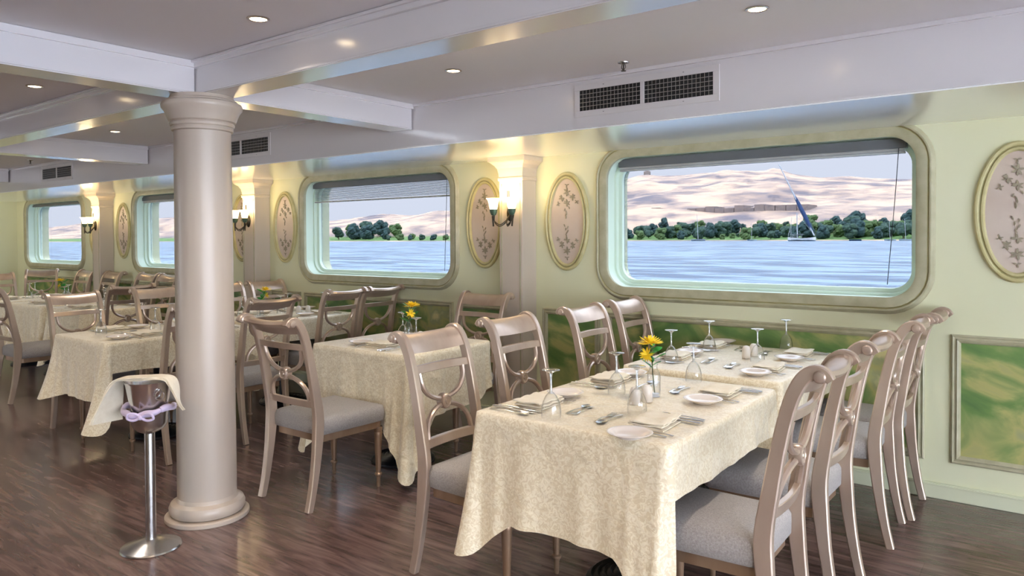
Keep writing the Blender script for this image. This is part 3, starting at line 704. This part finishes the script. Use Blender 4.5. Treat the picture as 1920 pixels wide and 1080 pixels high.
# ------------------------------------------------------------------ table ware prototypes (z=0 is the cloth)
def wine_glass():
    # stored upside down: rim on the cloth, foot on top
    t = thing('wine_glass', 'g', 'glass', (0, 0, 0))
    b = MB(); b.lathe([(.0365, .0), (.0372, .020), (.0355, .042), (.030, .062), (.0205, .080), (.010, .092), (.0085, .0915), (.0190, .079), (.0285, .061), (.0340, .042), (.0357, .020), (.0352, .0)], n=28, cap0=False, cap1=False); b.obj('bowl', M['glass'], t, smooth=60)
    b = MB(); b.lathe([(.009, .088), (.0055, .096), (.0042, .12), (.0042, .148), (.0062, .164)], n=12, cap0=False, cap1=False); b.obj('stem', M['glassfoot'], t, smooth=60)
    b = MB(); b.lathe([(.005, .162), (.018, .170), (.032, .1735), (.0335, .175), (.032, .1765), (.001, .1775)], n=28, cap0=False, cap1=True); b.obj('foot', M['glassfoot'], t, smooth=60)
    return Proto(t)
def plate_():
    t = thing('bread_plate', 'p', 'plate', (0, 0, 0))
    b = MB(); b.lathe([(.040, 0), (.042, .003), (.052, .007), (.074, .0165), (.077, .019), (.0755, .020), (.066, .0165), (.054, .0105), (.046, .0055), (.004, .005)], n=36); b.obj('dish', M['plate'], t, smooth=60)
    return Proto(t)
def single(mb, name, m, cat, smooth=50):
    o = mb.obj(name, m, smooth=smooth); tag(o, 'x', cat); return Proto(o)
def handle(mb, L, w0=.0045, w1=.0085, z=.002, y0=0):
    mb.ribbon([(0, y0 + L * k / 8, z + .004 * math.sin(PI * k / 8)) for k in range(9)], (1, 0, 0), .0024, [w1 - (w1 - w0) * min(1, k / 6) for k in range(9)])
def fork_(L=.19):
    b = MB(); h = L * .60; handle(b, h, .005, .010)
    b.ribbon([(0, h, .003), (0, h + .018, .0016), (0, h + .032, .0016)], (1, 0, 0), .0018, [.006, .018, .022])
    for k in range(4): x = -.0093 + .0062 * k; b.ribbon([(x, h + .030, .0016), (x, h + .052, .0022), (x * .92, L, .0046)], (1, 0, 0), .0016, [.0034, .003, .0018])
    return b
def spoon_(L=.185):
    b = MB(); h = L * .72; handle(b, h, .005, .011); n = 16
    rs = []
    for s_, z in ((1, .0052), (.8, .0034), (.5, .0020), (.15, .0014)): rs.append([(.0175 * s_ * math.cos(2 * PI * k / n), h + .024 + .027 * s_ * math.sin(2 * PI * k / n), z) for k in range(n)])
    rs2 = [[(x * .97, y, z + .0012) for x, y, z in r] for r in rs[::-1]]
    b.rings(rs + rs2, loop=False, cap0=False, cap1=False); b.f.append(tuple(range(len(b.v) - 4 * n - n, len(b.v) - 4 * n))); return b
def knife_(L=.215):
    b = MB(); h = L * .46
    b.ribbon([(0, 0, .0045), (0, h * .5, .005), (0, h, .0045)], (1, 0, 0), [.006, .007, .005], [.012, .013, .010])
    b.ribbon([(0, h, .004), (.001, h + .03, .0035), (.001, L - .02, .0035), (-.003, L, .0035)], (1, 0, 0), .0014, [.012, .018, .017, .006]); return b
def napkin_():
    b = MB(); rnd = random.Random(5)
    for q, (dx, dz) in enumerate(((0, 0), (.005, .0105), (-.002, .021))):
        n1, n2 = 10, 8; rs = []
        for zz in (0, .0065):
            pass
        top, bot = [], []
        for i in range(n1 + 1):
            for j in range(n2 + 1):
                x = -.062 + .124 * i / n1 + dx; y = -.085 + .17 * j / n2; e = .0028 * math.sin(3 * y * 30 + q) + .0022 * math.cos(x * 60 + q * 2)
                ed = min(i, n1 - i, 1) * min(j, n2 - j, 1)
                top.append((x, y, dz + .010 * (0.55 + .45 * ed) + max(e, -.002))); bot.append((x, y, dz + .0006 + (max(e, 0) if q else 0)))
        w_ = n2 + 1; idx = lambda i, j, o_: o_ + i * w_ + j; base = 0; T_ = len(top)
        fs = []
        for i in range(n1):
            for j in range(n2):
                fs.append((idx(i, j, 0), idx(i + 1, j, 0), idx(i + 1, j + 1, 0), idx(i, j + 1, 0))); fs.append((idx(i, j, T_), idx(i, j + 1, T_), idx(i + 1, j + 1, T_), idx(i + 1, j, T_)))
        for i in range(n1):
            fs.append((idx(i, 0, 0), idx(i, 0, T_), idx(i + 1, 0, T_), idx(i + 1, 0, 0))); fs.append((idx(i, n2, 0), idx(i + 1, n2, 0), idx(i + 1, n2, T_), idx(i, n2, T_)))
        for j in range(n2):
            fs.append((idx(0, j, 0), idx(0, j + 1, 0), idx(0, j + 1, T_), idx(0, j, T_))); fs.append((idx(n1, j, 0), idx(n1, j, T_), idx(n1, j + 1, T_), idx(n1, j + 1, 0)))
        b.add(top + bot, fs)
    return b
P = dict(glass=wine_glass(), plate=plate_(), fork=single(fork_(), 'fork', M['steel'], 'fork'), spoon=single(spoon_(), 'spoon', M['steel'], 'spoon'), knife=single(knife_(), 'knife', M['steel'], 'knife'),
         dfork=single(fork_(.155), 'dessert_fork', M['steel'], 'fork'), dspoon=single(spoon_(.16), 'dessert_spoon', M['steel'], 'spoon'), napkin=single(napkin_(), 'folded_napkin', M['napkin'], 'napkin'))
ZT = .7568
rj = random.Random(11)
def setting(tk, edge, c, seat, glass=(.30, .13), far=False):
    x0, x1, y0, y1, ph = TAB[tk]
    d = {'R': (-1, 0), 'L': (1, 0), 'F': (0, 1), 'B': (0, -1)}[edge]; e0 = {'R': (x1, c), 'L': (x0, c), 'F': (c, y0), 'B': (c, y1)}[edge]
    r = (d[1], -d[0]); yaw = math.atan2(d[1], d[0]) - PI / 2
    def at(a, b_): j = rj.uniform(-.004, .004); return (e0[0] + d[0] * a + r[0] * b_ + j, e0[1] + d[1] * a + r[1] * b_ - j)
    def put(k, a, b_, rot, lab, grp, z=0):
        x, y = at(a, b_); P[k].put((x, y, ZT + z), yaw + rot + rj.uniform(-.04, .04), lab, grp)
    W_ = seat + ' place of the ' + ph
    put('napkin', .15, 0, PI / 2 + .06, 'folded cream napkin at the ' + W_, 'folded napkins')
    put('plate', .15, -.195, 0, 'white bread plate at the ' + W_, 'bread plates', .0015)
    put('fork', .035, -.103, 0, 'silver fork beside the napkin at the ' + W_, 'dinner forks')
    if not far: put('fork', .045, -.132, .02, 'silver fork under the bread plate, ' + W_, 'dinner forks')
    put('knife', .025, .095, 0, 'inner silver knife at the ' + W_, 'table knives')
    if not far:
        put('knife', .02, .122, 0, 'outer silver knife at the ' + W_, 'table knives')
        put('spoon', .03, .155, 0, 'silver soup spoon at the ' + W_, 'soup spoons')
    put('dspoon', .315, .055, PI / 2, 'silver dessert spoon at the ' + W_, 'dessert spoons')
    put('dfork', .345 if not far else .35, -.09, -PI / 2, 'silver dessert fork at the ' + W_, 'dessert forks')
    x, y = at(*glass); P['glass'].put((x, y, ZT), rj.uniform(0, 3), 'upturned wine glass at the ' + W_, 'upturned wine glasses')
setting('T1', 'R', 2.35, 'near right', (.288, .125)); setting('T1', 'R', 2.965, 'far right', (.36, .20))
setting('T1', 'L', 2.36, 'near left', (.297, .13)); setting('T1', 'L', 2.93, 'far left', (.303, .215))
setting('T2', 'R', 3.67, 'near right', (.263, .175)); setting('T2', 'R', 4.19, 'far right', (.27, .17))
setting('T2', 'L', 3.70, 'near left', (.20, .03 + .13)); setting('T2', 'L', 4.2, 'far left', (.2, .15))
setting('T3', 'F', -3.33, 'near', (.28, .16)); setting('T3', 'B', -3.35, 'far', (.28, .13))
setting('T4', 'R', 2.50, 'near right', far=True); setting('T4', 'R', 3.02, 'far right', far=True)
setting('T4', 'L', 2.48, 'near left', far=True); setting('T4', 'L', 2.98, 'far left', far=True)
setting('T5', 'R', 3.68, 'near right', far=True); setting('T5', 'R', 4.14, 'far right', far=True)
setting('T5', 'L', 3.68, 'near left', far=True); setting('T5', 'L', 4.14, 'far left', far=True)
setting('T6', 'F', -7.62, 'near', far=True); setting('T6', 'B', -7.66, 'far', far=True)
setting('T7', 'F', -8.52, 'near', far=True); setting('T7', 'B', -8.55, 'far', far=True)
setting('T8', 'F', -9.46, 'near', far=True); setting('T8', 'B', -9.45, 'far', far=True)

def shaker_proto():
    t = thing('shaker', 's', 'shaker', (0, 0, 0))
    b = MB(); b.lathe([(.021, 0), (.0225, .003), (.0215, .045), (.019, .058), (.012, .067), (.003, .069)], n=20); b.obj('body', M['shaker'], t)
    b = MB(); [b.lathe([(.0012, 0), (.0012, .0006)], .005 * math.cos(a), .005 * math.sin(a), .0676, 6) for a in (0, 2.1, 4.2)]; b.obj('hole_shade_dots', M['dark'], t)  # dark dots stand in for the shade in the pouring holes
    return Proto(t)
shp = shaker_proto()
def vase_proto():
    t = thing('bud_vase', 'v', 'vase', (0, 0, 0))
    b = MB(); b.lathe([(.026, 0), (.028, .006), (.028, .085), (.024, .100), (.016, .115), (.015, .128), (.018, .134), (.016, .134), (.0135, .128), (.0145, .115), (.0225, .099), (.0262, .085), (.0262, .010), (.002, .008)], n=24, cap1=True); b.obj('bottle', M['glass'], t, smooth=60)
    b = MB(); b.lathe([(.002, .0105), (.0255, .0105), (.0255, .060), (.002, .060)], n=20); b.obj('water', M['glass'], t, smooth=40)
    return Proto(t)
def flower_proto(h=.225, lean=(-.035, -.03), seed=1):
    t = thing('yellow_flower', 'f', 'flower', (0, 0, 0)); rnd = random.Random(seed)
    top = V((lean[0], lean[1], h))
    b = MB(); b.tube(catmull([(.004, 0, .014), (-.002, .004, .09), (lean[0] * .4, lean[1] * .3, .15), top], 5), .0022, 6); b.obj('stem', M['stem'], t)
    b = MB()
    for ring_, (n, L, el) in enumerate(((20, .056, .05), (18, .050, .4), (14, .040, .8), (9, .026, 1.15))):
        for k in range(n):
            a = 2 * PI * k / n + ring_ * .2 + rnd.uniform(-.08, .08); e = el + rnd.uniform(-.12, .12); Lx = L * rnd.uniform(.85, 1.1)
            dr = V((math.cos(a) * math.cos(e), math.sin(a) * math.cos(e), math.sin(e))); sd_ = V((-math.sin(a), math.cos(a), 0)); nn = dr.cross(sd_)
            pts = [(0, .2), (.5, 1), (.85, .8), (1, .1)]
            lo = [top + dr * Lx * u + sd_ * .0042 * w_ for u, w_ in pts] + [top + dr * Lx * u - sd_ * .0042 * w_ for u, w_ in pts[::-1]]
            b.rings([lo, [q + nn * .0009 for q in lo]], cap0=True, cap1=True)
    top2 = V((-.045, -.022, .178))
    b.obj('petals', M['yellow'], t, smooth=0)
    b = MB()
    for k in range(22):
        a = 2 * PI * k / 22; e = rnd.uniform(-.2, .9); ax_ = V((-.75, -.4, .3)).normalized(); u1 = ax_.cross(V((0, 0, 1))).normalized(); u2 = ax_.cross(u1)
        dr = (u1 * math.cos(a) + u2 * math.sin(a)) * math.cos(e) + ax_ * math.sin(e); sd_ = dr.cross(ax_).normalized(); nn = dr.cross(sd_); Lx = .034
        lo = [top2 + dr * Lx * u + sd_ * .004 * w_ for u, w_ in ((0, .2), (.5, 1), (1, .1))] + [top2 + dr * Lx * u - sd_ * .004 * w_ for u, w_ in ((1, .1), (.5, 1), (0, .2))]
        b.rings([lo, [q + nn * .0009 for q in lo]], cap0=True, cap1=True)
    b.tube([(-.008, -.004, .135), (-.026, -.012, .16), tuple(top2)], .0018, 5)
    b.obj('side_bloom', M['yellow'], t, smooth=0)
    for k in range(9):
        a = rnd.uniform(0, 6.28); z = .118 + .011 * k; st = V((lean[0] * z / h * .6, lean[1] * z / h * .6, z)); L = rnd.uniform(.055, .085)
        dr = V((math.cos(a) * .75, math.sin(a) * .75, .65)).normalized(); sd_ = V((-math.sin(a), math.cos(a), .3)).normalized(); nn = dr.cross(sd_)
        b = MB(); up = []; dn = []
        for u, w_ in ((0, .05), (.2, .6), (.45, 1), (.7, .85), (.9, .4), (1, .03)):
            c = st + dr * L * u - V((0, 0, .02 * u * u)); up.append([c - sd_ * .018 * w_, c + nn * -.003 * w_, c + sd_ * .018 * w_, c + nn * .0012])
        b.rings(up, cap0=True, cap1=True); b.obj('leaf', M['leaf'], t)
    return Proto(t)
vp = vase_proto(); f1 = flower_proto()
for tk, (x, y), s1, s2, ph in (('T1', (-1.366, 2.775), (-1.362, 2.60), (-1.342, 2.665), 'front table'), ('T3', (-3.40, 3.37), (-3.28, 3.36), (-3.235, 3.42), 'small table beside the column'),
                                ('T4', (-5.30, 2.72), (-5.10, 2.70), (-5.06, 2.76), 'left foreground table'), ('T5', (-5.46, 3.66), (-5.42, 4.02), (-5.38, 4.09), 'second-window table'),
                                ('T7', (-8.55, 3.36), (-8.44, 3.42), (-8.39, 3.47), 'farther left table')):
    if tk != 'T4':
        vp.put((x, y, ZT), .3, 'clear glass bud vase on the ' + ph, 'bud vases'); f1.put((x, y, ZT), {'T1': 1.0, 'T3': 2.2, 'T5': 3.6, 'T7': .4}[tk], 'yellow flower with green leaves in the vase on the ' + ph, 'yellow table flowers')
    shp.put((*s1, ZT), 0, 'white ceramic salt shaker, nearer of the pair on the ' + ph, 'shakers'); shp.put((*s2, ZT), 1, 'white ceramic pepper shaker, farther of the pair on the ' + ph, 'shakers')
shp.put((-1.385, 3.93, ZT), 0, 'white ceramic shaker left of its pair on the big-window table', 'shakers'); shp.put((-1.378, 4.03, ZT), 0, 'white ceramic shaker right of its pair on the big-window table', 'shakers')

# ------------------------------------------------------------------ wine bucket on stand
BX, BY = -3.36, 1.665
t = thing('bucket_stand', 'brushed steel pole stand with round foot, left of the round column', 'bucket stand', (BX, BY, 0))
b = MB(); b.lathe([(.13, 0), (.132, .004), (.128, .010), (.10, .020), (.06, .032), (.030, .042)], n=40); b.obj('base', M['steelb'], t)
b = MB(); b.tube([(0, 0, .04), (0, 0, .535)], .023, 20); b.obj('pole', M['steelb'], t)
b = MB(); b.lathe([(.022, .530), (.045, .540), (.066, .556), (.076, .580), (.080, .625), (.084, .634), (.083, .636), (.077, .625), (.072, .580), (.06, .560), (.01, .556)], n=36, cap1=True); b.obj('holder_cup', M['steelb'], t)
t = thing('wine_bucket', 'polished steel wine bucket with ring handles, standing in the pole stand', 'ice bucket', (BX, BY, .5605))
b = MB(); b.lathe([(.045, 0), (.056, .004), (.063, .02), (.070, .06), (.086, .13), (.098, .20), (.103, .208), (.104, .212), (.101, .212), (.095, .20), (.067, .06), (.004, .006)], n=40, cap1=True); b.obj('shell', M['steel'], t)
ca = math.atan2(-BY, -BX)
for s_, da in ((1, .45), (-1, .45 + PI)):
    a = ca + da; c = V((math.cos(a) * .100, math.sin(a) * .100, .155)); tx = V((-math.sin(a), math.cos(a), 0))
    b = MB(); b.tube([c + tx * .021 * math.cos(q * PI / 8) + V((0, 0, .021 * math.sin(q * PI / 8))) for q in range(17)], .0024, 6); b.tube([c + V((0, 0, .021)) - V((math.cos(a), math.sin(a), 0)) * .012, c + V((0, 0, .021))], .005, 8); b.obj('ring_handle', M['steel'], t)
# folded napkin draped over the rim
vdir = V((-math.sin(ca), math.cos(ca), 0))           # across the view, left in picture = +vdir?
acr = V((_r.x, _r.y, 0)).normalized(); dep = V((-acr.y, acr.x, 0))
b = MB(); path = [(-.170, -.115), (-.156, -.05), (-.138, .02), (-.122, .062), (-.104, .076), (-.06, .079), (0, .080), (.06, .084), (.102, .080), (.118, .062), (.134, .02), (.146, -.02), (.154, -.050)]
pp = catmull([(x, 0, z) for x, z in path], 4)
for q in range(3):
    o_ = .002 + q * .0045; rs = []
    for i, p in enumerate(pp):
        tt = (pp[min(i + 1, len(pp) - 1)] - pp[max(i - 1, 0)]).normalized(); nn = V((-tt.z, 0, tt.x))
        wv = .004 * math.sin(i * .5 + q); ed_ = abs(2 * i / (len(pp) - 1) - 1); ed_ = max(0, (ed_ - .45) / .55); wd = .042 + .026 * ed_ + .004 * math.sin(i * .3 + q); sg_ = (1 if i > len(pp) / 2 else -1) * ed_ * .62
        row = []
        for dy, dn in ((-wd, 0), (-wd * .4, .002), (wd * .4, .001), (wd, 0), (wd, .003), (wd * .4, .004), (-wd * .4, .0042), (-wd, .003)):
            c = p + nn * (o_ + dn + wv * 0.3)
            g = V((BX, BY, .703)) + acr * (c.x - dy * math.sin(sg_)) + dep * (dy * math.cos(sg_) - .035) + V((0, 0, c.z)); row.append(g)
        rs.append(row)
    b.rings(rs, cap0=True, cap1=True)
o = b.obj('draped_napkin', M['napkin'], smooth=50); tag(o, 'folded cream napkin draped over the wine bucket rim', 'napkin')
b = MB(); pts = []
for k in range(41):
    a = 2 * PI * k / 40; rr = .104 + .004 * math.sin(5 * a); pts.append((BX + rr * math.cos(a), BY + rr * math.sin(a), .642 + .012 * math.sin(2 * a + ca + 1.2) + .004 * math.sin(7 * a)))
b.tube(pts, [.0125 + .0025 * math.sin(k * .9) for k in range(41)], 10, caps=False, flat=1.1)
f0 = V((BX, BY, .630)) - dep * .124 + acr * .022
for s_ in (-1, 1):
    b.tube(catmull([f0, f0 + acr * s_ * .02 + V((0, 0, .016)), f0 + acr * s_ * .050 + V((0, 0, .018)) - dep * .008, f0 + acr * s_ * .058 + V((0, 0, -.004)), f0 + acr * s_ * .03 + V((0, 0, -.013)), f0], 4), .006, 8)
b.sphere(f0, .012)
o = b.obj('ribbon_bow', M['ribbon'], smooth=60); tag(o, 'pale lilac ribbon tied in a bow around the wine bucket', 'ribbon')

# ------------------------------------------------------------------ outside: river, far bank, hills, trees, boats
WZL = -1.40
def water_mat():
    m = bpy.data.materials.new('river_water'); m.use_nodes = True; n = m.node_tree; b_ = n.nodes['Principled BSDF']
    t_ = n.nodes.new('ShaderNodeTexCoord'); mp = n.nodes.new('ShaderNodeMapping'); mp.inputs['Scale'].default_value = (.14, .34, 1); n.links.new(t_.outputs['Object'], mp.inputs[0])
    no = n.nodes.new('ShaderNodeTexNoise'); no.inputs['Scale'].default_value = 1.0; no.inputs['Detail'].default_value = 6; no.inputs['Roughness'].default_value = .6; n.links.new(mp.outputs[0], no.inputs[0])
    r = n.nodes.new('ShaderNodeValToRGB'); n.links.new(no.outputs[0], r.inputs[0]); r.color_ramp.elements[0].position = .44; r.color_ramp.elements[1].position = .56
    r.color_ramp.elements[0].color = (*s2l((20, 52, 78)), 1); r.color_ramp.elements[1].color = (*s2l((96, 118, 134)), 1)
    n.links.new(r.outputs[0], b_.inputs['Base Color']); b_.inputs['Roughness'].default_value = .4; b_.inputs['Specular IOR Level'].default_value = .3
    bp = n.nodes.new('ShaderNodeBump'); bp.inputs['Strength'].default_value = .9; bp.inputs['Distance'].default_value = .6; n.links.new(no.outputs[0], bp.inputs['Height']); n.links.new(bp.outputs[0], b_.inputs['Normal'])
    return m
b = MB(); b.add([(-4000, 5.2, WZL), (1500, 5.2, WZL), (1500, 430, WZL), (-4000, 430, WZL)], [(0, 1, 2, 3)]); o = b.obj('river', water_mat(), smooth=0); struct(o)
def interp(tab, x):
    if x <= tab[0][0]: return tab[0][1]
    for a, c in zip(tab, tab[1:]):
        if a[0] <= x <= c[0]: return a[1] + (c[1] - a[1]) * (x - a[0]) / (c[0] - a[0])
    return tab[-1][1]
RY = 800.0
ridge = [(-4000, 20), (-2300, 22), (-1950, 38), (-1500, 44), (-1200, 30), (-1016, 26), (-940, 30), (-860, 36), (-800, 34), (-722, 36), (-640, 44), (-560, 56), (-470, 60), (-445, 62), (-420, 69), (-404, 72), (-385, 69), (-345, 69), (-300, 70), (-262, 68), (-250, 71), (-232, 63), (-205, 57), (-180, 57), (-150, 54), (-120, 52), (0, 46), (400, 40), (1500, 30)]
from mathutils import noise as N_
def terr(x, y):
    t_ = (y - 424) / (RY - 424); rz = interp(ridge, x * RY / max(y, 600) if y > 600 else x)
    e = max(0, min(1, (t_ - .12) / .88)); prof = e ** .8
    rz *= 1.05
    z = 1.6 + rz * prof if t_ <= 1 else 1.6 + rz * max(0, 1 - (t_ - 1) * 1.2)
    nz = N_.noise(V((x * .012, y * .012, 0))) * 7 + N_.noise(V((x * .04, y * .05, 3))) * 2.5 + N_.noise(V((x * .13, y * .13, 9))) * .8
    z += nz * min(1, e * 2) * (.35 if t_ > .93 else 1)
    # terrace cut
    if .50 < e < .66 and -470 < x < -230: z += 2.5
    if t_ < .12: z = -1.6 + 3.2 * max(0, t_) / .12 + .25 * N_.noise(V((x * .1, y * .1, 0)))
    return z
b = MB(); xs_ = []; x = -3900.0
while x < 1500:
    xs_.append(x); x += 7 if -700 < x < 0 else (12 if -1200 < x < 60 else 45)
ys_ = [424 + (i / 46) ** 1.15 * 560 for i in range(47)]
vs = [(x, y, terr(x, y)) for x in xs_ for y in ys_]; ny = len(ys_)
fs = [(i * ny + j, (i + 1) * ny + j, (i + 1) * ny + j + 1, i * ny + j + 1) for i in range(len(xs_) - 1) for j in range(ny - 1)]
b.add(vs, fs)
def sand_mat():
    m = bpy.data.materials.new('desert_hill'); m.use_nodes = True; n = m.node_tree; b_ = n.nodes['Principled BSDF']; b_.inputs['Roughness'].default_value = .95
    g = n.nodes.new('ShaderNodeNewGeometry'); sp_ = n.nodes.new('ShaderNodeSeparateXYZ'); n.links.new(g.outputs['Position'], sp_.inputs[0])
    mp = n.nodes.new('ShaderNodeMapping'); mp.inputs['Scale'].default_value = (.022, .022, .09); n.links.new(g.outputs['Position'], mp.inputs[0])
    no = n.nodes.new('ShaderNodeTexNoise'); no.inputs['Scale'].default_value = 1.0; no.inputs['Detail'].default_value = 8; no.inputs['Roughness'].default_value = .65; n.links.new(mp.outputs[0], no.inputs[0])
    r = n.nodes.new('ShaderNodeValToRGB'); n.links.new(no.outputs[0], r.inputs[0])
    e = r.color_ramp.elements; e[0].position = .38; e[0].color = (*s2l((88, 80, 84)), 1); e[1].position = .58; e[1].color = (*s2l((172, 146, 122)), 1); q = e.new(.48); q.color = (*s2l((134, 114, 102)), 1)
    # grass near the waterline
    mr = n.nodes.new('ShaderNodeMapRange'); mr.inputs[1].default_value = -1.1; mr.inputs[2].default_value = -.7; n.links.new(sp_.outputs['Z'], mr.inputs[0])
    mr2 = n.nodes.new('ShaderNodeMapRange'); mr2.inputs[1].default_value = 1.9; mr2.inputs[2].default_value = 4.0; mr2.inputs[3].default_value = 1; mr2.inputs[4].default_value = 0; n.links.new(sp_.outputs['Z'], mr2.inputs[0])
    ml = n.nodes.new('ShaderNodeMath'); ml.operation = 'MULTIPLY'; n.links.new(mr.outputs[0], ml.inputs[0]); n.links.new(mr2.outputs[0], ml.inputs[1])
    mx = n.nodes.new('ShaderNodeMix'); mx.data_type = 'RGBA'; n.links.new(ml.outputs[0], mx.inputs[0]); n.links.new(r.outputs[0], mx.inputs[6]); mx.inputs[7].default_value = (*s2l((74, 104, 46)), 1)
    n.links.new(mx.outputs[2], b_.inputs['Base Color'])
    return m
o = b.obj('desert_hill', sand_mat(), smooth=80); struct(o)
# hilltop shrine and terrace walls
b = MB(); b.box(-3, 3, -3, 3, 0, 5); b.lathe([(3, 5), (2.6, 7), (1.4, 8.4), (.2, 9)], n=12); o = b.obj('exterior_shrine', mat('shrine_stone', (130, 120, 114), .9), loc=(-405, 806, terr(-405, 806) - 1)); tag(o, 'small domed shrine on top of the desert hill', 'shrine')
def terrace():
    b = MB(); rr = random.Random(8)
    for k in range(16): x = -268 + k * 7.6; b.box(x, x + 7.2, 541 + rr.uniform(-1, 1), 566, 18, 23.6 + rr.uniform(-1.6, 1.2))
    return b
o = terrace().obj('rock_terrace', mat('terrace_stone', (106, 98, 100), .95, var=(138, 122, 114), vscale=.4)); tag(o, 'long grey terrace of rock tombs halfway up the hill', 'terrace')
# trees
leafm = [mat('tree_leaf_%s' % k, c, .9, var=v, vscale=.9) for k, c, v in (('olive', (56, 80, 60), (24, 48, 48)), ('dark', (40, 68, 62), (18, 40, 46)), ('light', (84, 104, 56), (50, 74, 44)))]
barkm = mat('tree_bark', (96, 80, 66), .9)
def tree_proto(kind, seed):
    rnd = random.Random(seed); t = thing('bank_tree', 't', 'tree', (0, 0, 0)); b = MB()
    for _ in range(12):
        a = rnd.uniform(0, 6.28); rr = rnd.uniform(0, 3.0); c = V((math.cos(a) * rr, math.sin(a) * rr, rnd.uniform(2.2, 7.2))); R_ = rnd.uniform(1.3, 2.6) * (1 - .07 * max(0, c.z - 4))
        n, m_ = 10, 7; rs = []
        for i in range(1, m_):
            row = []
            for k in range(n):
                v_ = V((math.sin(PI * i / m_) * math.cos(2 * PI * k / n), math.sin(PI * i / m_) * math.sin(2 * PI * k / n), -math.cos(PI * i / m_)))
                row.append(c + v_ * R_ * (1 + .35 * N_.noise(v_ * 2.5 + c * 3)))
            rs.append(row)
        b.rings(rs, cap0=True, cap1=True)
    b.obj('crown', leafm[kind], t, smooth=0)
    b = MB(); b.tube([(0, 0, -1), (.1, 0, 1.5), (-.1, .1, 4)], [.4, .3, .2], 8); b.obj('trunk', barkm, t); return Proto(t)
tp = [tree_proto(k % 3, 20 + k) for k in range(4)]
rt = random.Random(4); kindw = ['grey-green bushy', 'dark blue-green dense', 'light green rounded', 'grey-green spreading']
specs = []
for k in range(104):
    x = -242 + k * 2.4 + rt.uniform(-1.2, 1.2); hgt = 1.15 + .25 * math.sin(k * .55) + rt.uniform(-.2, .25)
    if 28 < k < 33: hgt *= .7
    if k > 50: hgt *= 1.12
    specs.append((x, 441 + (k % 6) * 8 + rt.uniform(-1, 1), hgt * .74))
for k in range(9): specs.append((-566 + k * 10.5, 450 + (k % 2) * 24, 1.75 * math.sin(PI * (k + 1) / 10) ** .5))
for k in range(22): specs.append((-468 + k * 6.6, 441 + (k % 2) * 9, .5 + rt.uniform(0, .14)))
specs.sort()
def nth(n): return '%d%s' % (n, 'th' if 10 <= n % 100 <= 20 else {1: 'st', 2: 'nd', 3: 'rd'}.get(n % 10, 'th'))
cnt = [0, 0]
for i, (x, y, h) in enumerate(specs):
    big = x > -300; cnt[big] += 1
    k = rt.randrange(4); where = ('large' if big else 'second') + ' window'
    o = tp[k].put((x, y, terr(x, y) - .4), rt.uniform(0, 6.28), kindw[k] + ' tree, ' + nth(cnt[big]) + ' from the left on the bank in the ' + where, 'trees on the far river bank'); o.scale = (h * 1.05, h * 1.05, h)
# felucca
def felucca(loc, s, lab):
    t = thing('sailing_boat', lab, 'boat', loc); t.scale = (s, s, s)
    b = MB(); rs = []
    for k in range(11):
        u = k / 10; x = -6 + 12 * u; wd = 1.7 * math.sin(PI * (0.12 + .80 * u)) ** .7 * (1 if u < .95 else .5); dk = 1.05 + .9 * (u - .45) ** 2 * 2
        rs.append([(x, -wd, dk), (x, -wd * .8, .3), (x, 0, -.3), (x, wd * .8, .3), (x, wd, dk), (x, 0, dk - .1)])
    b.rings(rs, cap0=True, cap1=True); b.obj('hull', M['hull'], t)
    b = MB(); b.box(-4.8, .8, -1.3, 1.3, 2.7, 2.82)
    for x in (-4.6, -3.2, -1.8, -.4): [b.box(x - .06, x + .06, y - .06, y + .06, 1, 2.7) for y in (-1.2, 1.2)]
    b.obj('canopy', M['mast'], t, smooth=0)
    b = MB(); b.tube([(-1.9, 0, .5), (-2.2, 0, 12.5)], [.30, .2], 8); b.obj('mast', M['mast'], t)
    b = MB(); b.tube([(5.4, 0, 2.2), (-2.2, 0, 18), (-10.2, 0, 35)], [.3, .36, .2], 8); b.obj('yard', M['mast'], t)
    b = MB(); b.tube([(4.3, .2, 4.6), (1.7, .3, 10), (-1.3, .3, 16.2), (-3.8, .2, 21.4)], [.4, .95, .85, .3], 10); b.obj('furled_sail', M['sail'], t)
    b = MB()
    for p, q in (((-6, 0, 1.6), (-4.4, 0, 10.5)), ((-2.2, 0, 12.5), (5.8, 0, 2)), ((-4.4, 0, 10.5), (-4.9, 0, 1.5))): b.tube([p, q], .07, 5)
    b.obj('rigging', M['mast'], t)
felucca((-112.5, 404, WZL + .3), 1.18, 'white felucca with blue furled sail on the river, large window')
def small_boat(x, y, s, m_, lab, mast=True):
    t = thing('moored_boat', lab, 'boat', (x, y, WZL + .15), .2, group='small moored boats'); t.scale = (s, s, s); b = MB(); rs = []
    for k in range(7):
        u = k / 6; xx = -3 + 6 * u; wd = .9 * math.sin(PI * (.15 + .75 * u)) ** .7; rs.append([(xx, -wd, .7), (xx, 0, -.1), (xx, wd, .7), (xx, 0, .6)])
    b.rings(rs, cap0=True, cap1=True); b.obj('hull', m_, t)
    if mast: b = MB(); b.tube([(0, 0, .4), (-.5, 0, 11)], .12, 6); b.obj('mast', M['mast'], t)
small_boat(-88.5, 415, 1.0, M['bluehull'], 'small blue boat moored just right of the felucca', False); small_boat(-176, 417, 1.4, M['hull'], 'small masted boat left along the far bank')
small_boat(-73, 421, .9, M['hull'], 'moored boat with mast under the right bank trees'); small_boat(-66, 422, 1.0, M['hull'], 'moored boat with tall mast nearest the right window edge'); small_boat(-145, 421, .9, M['hull'], 'moored boat with mast left of the felucca')
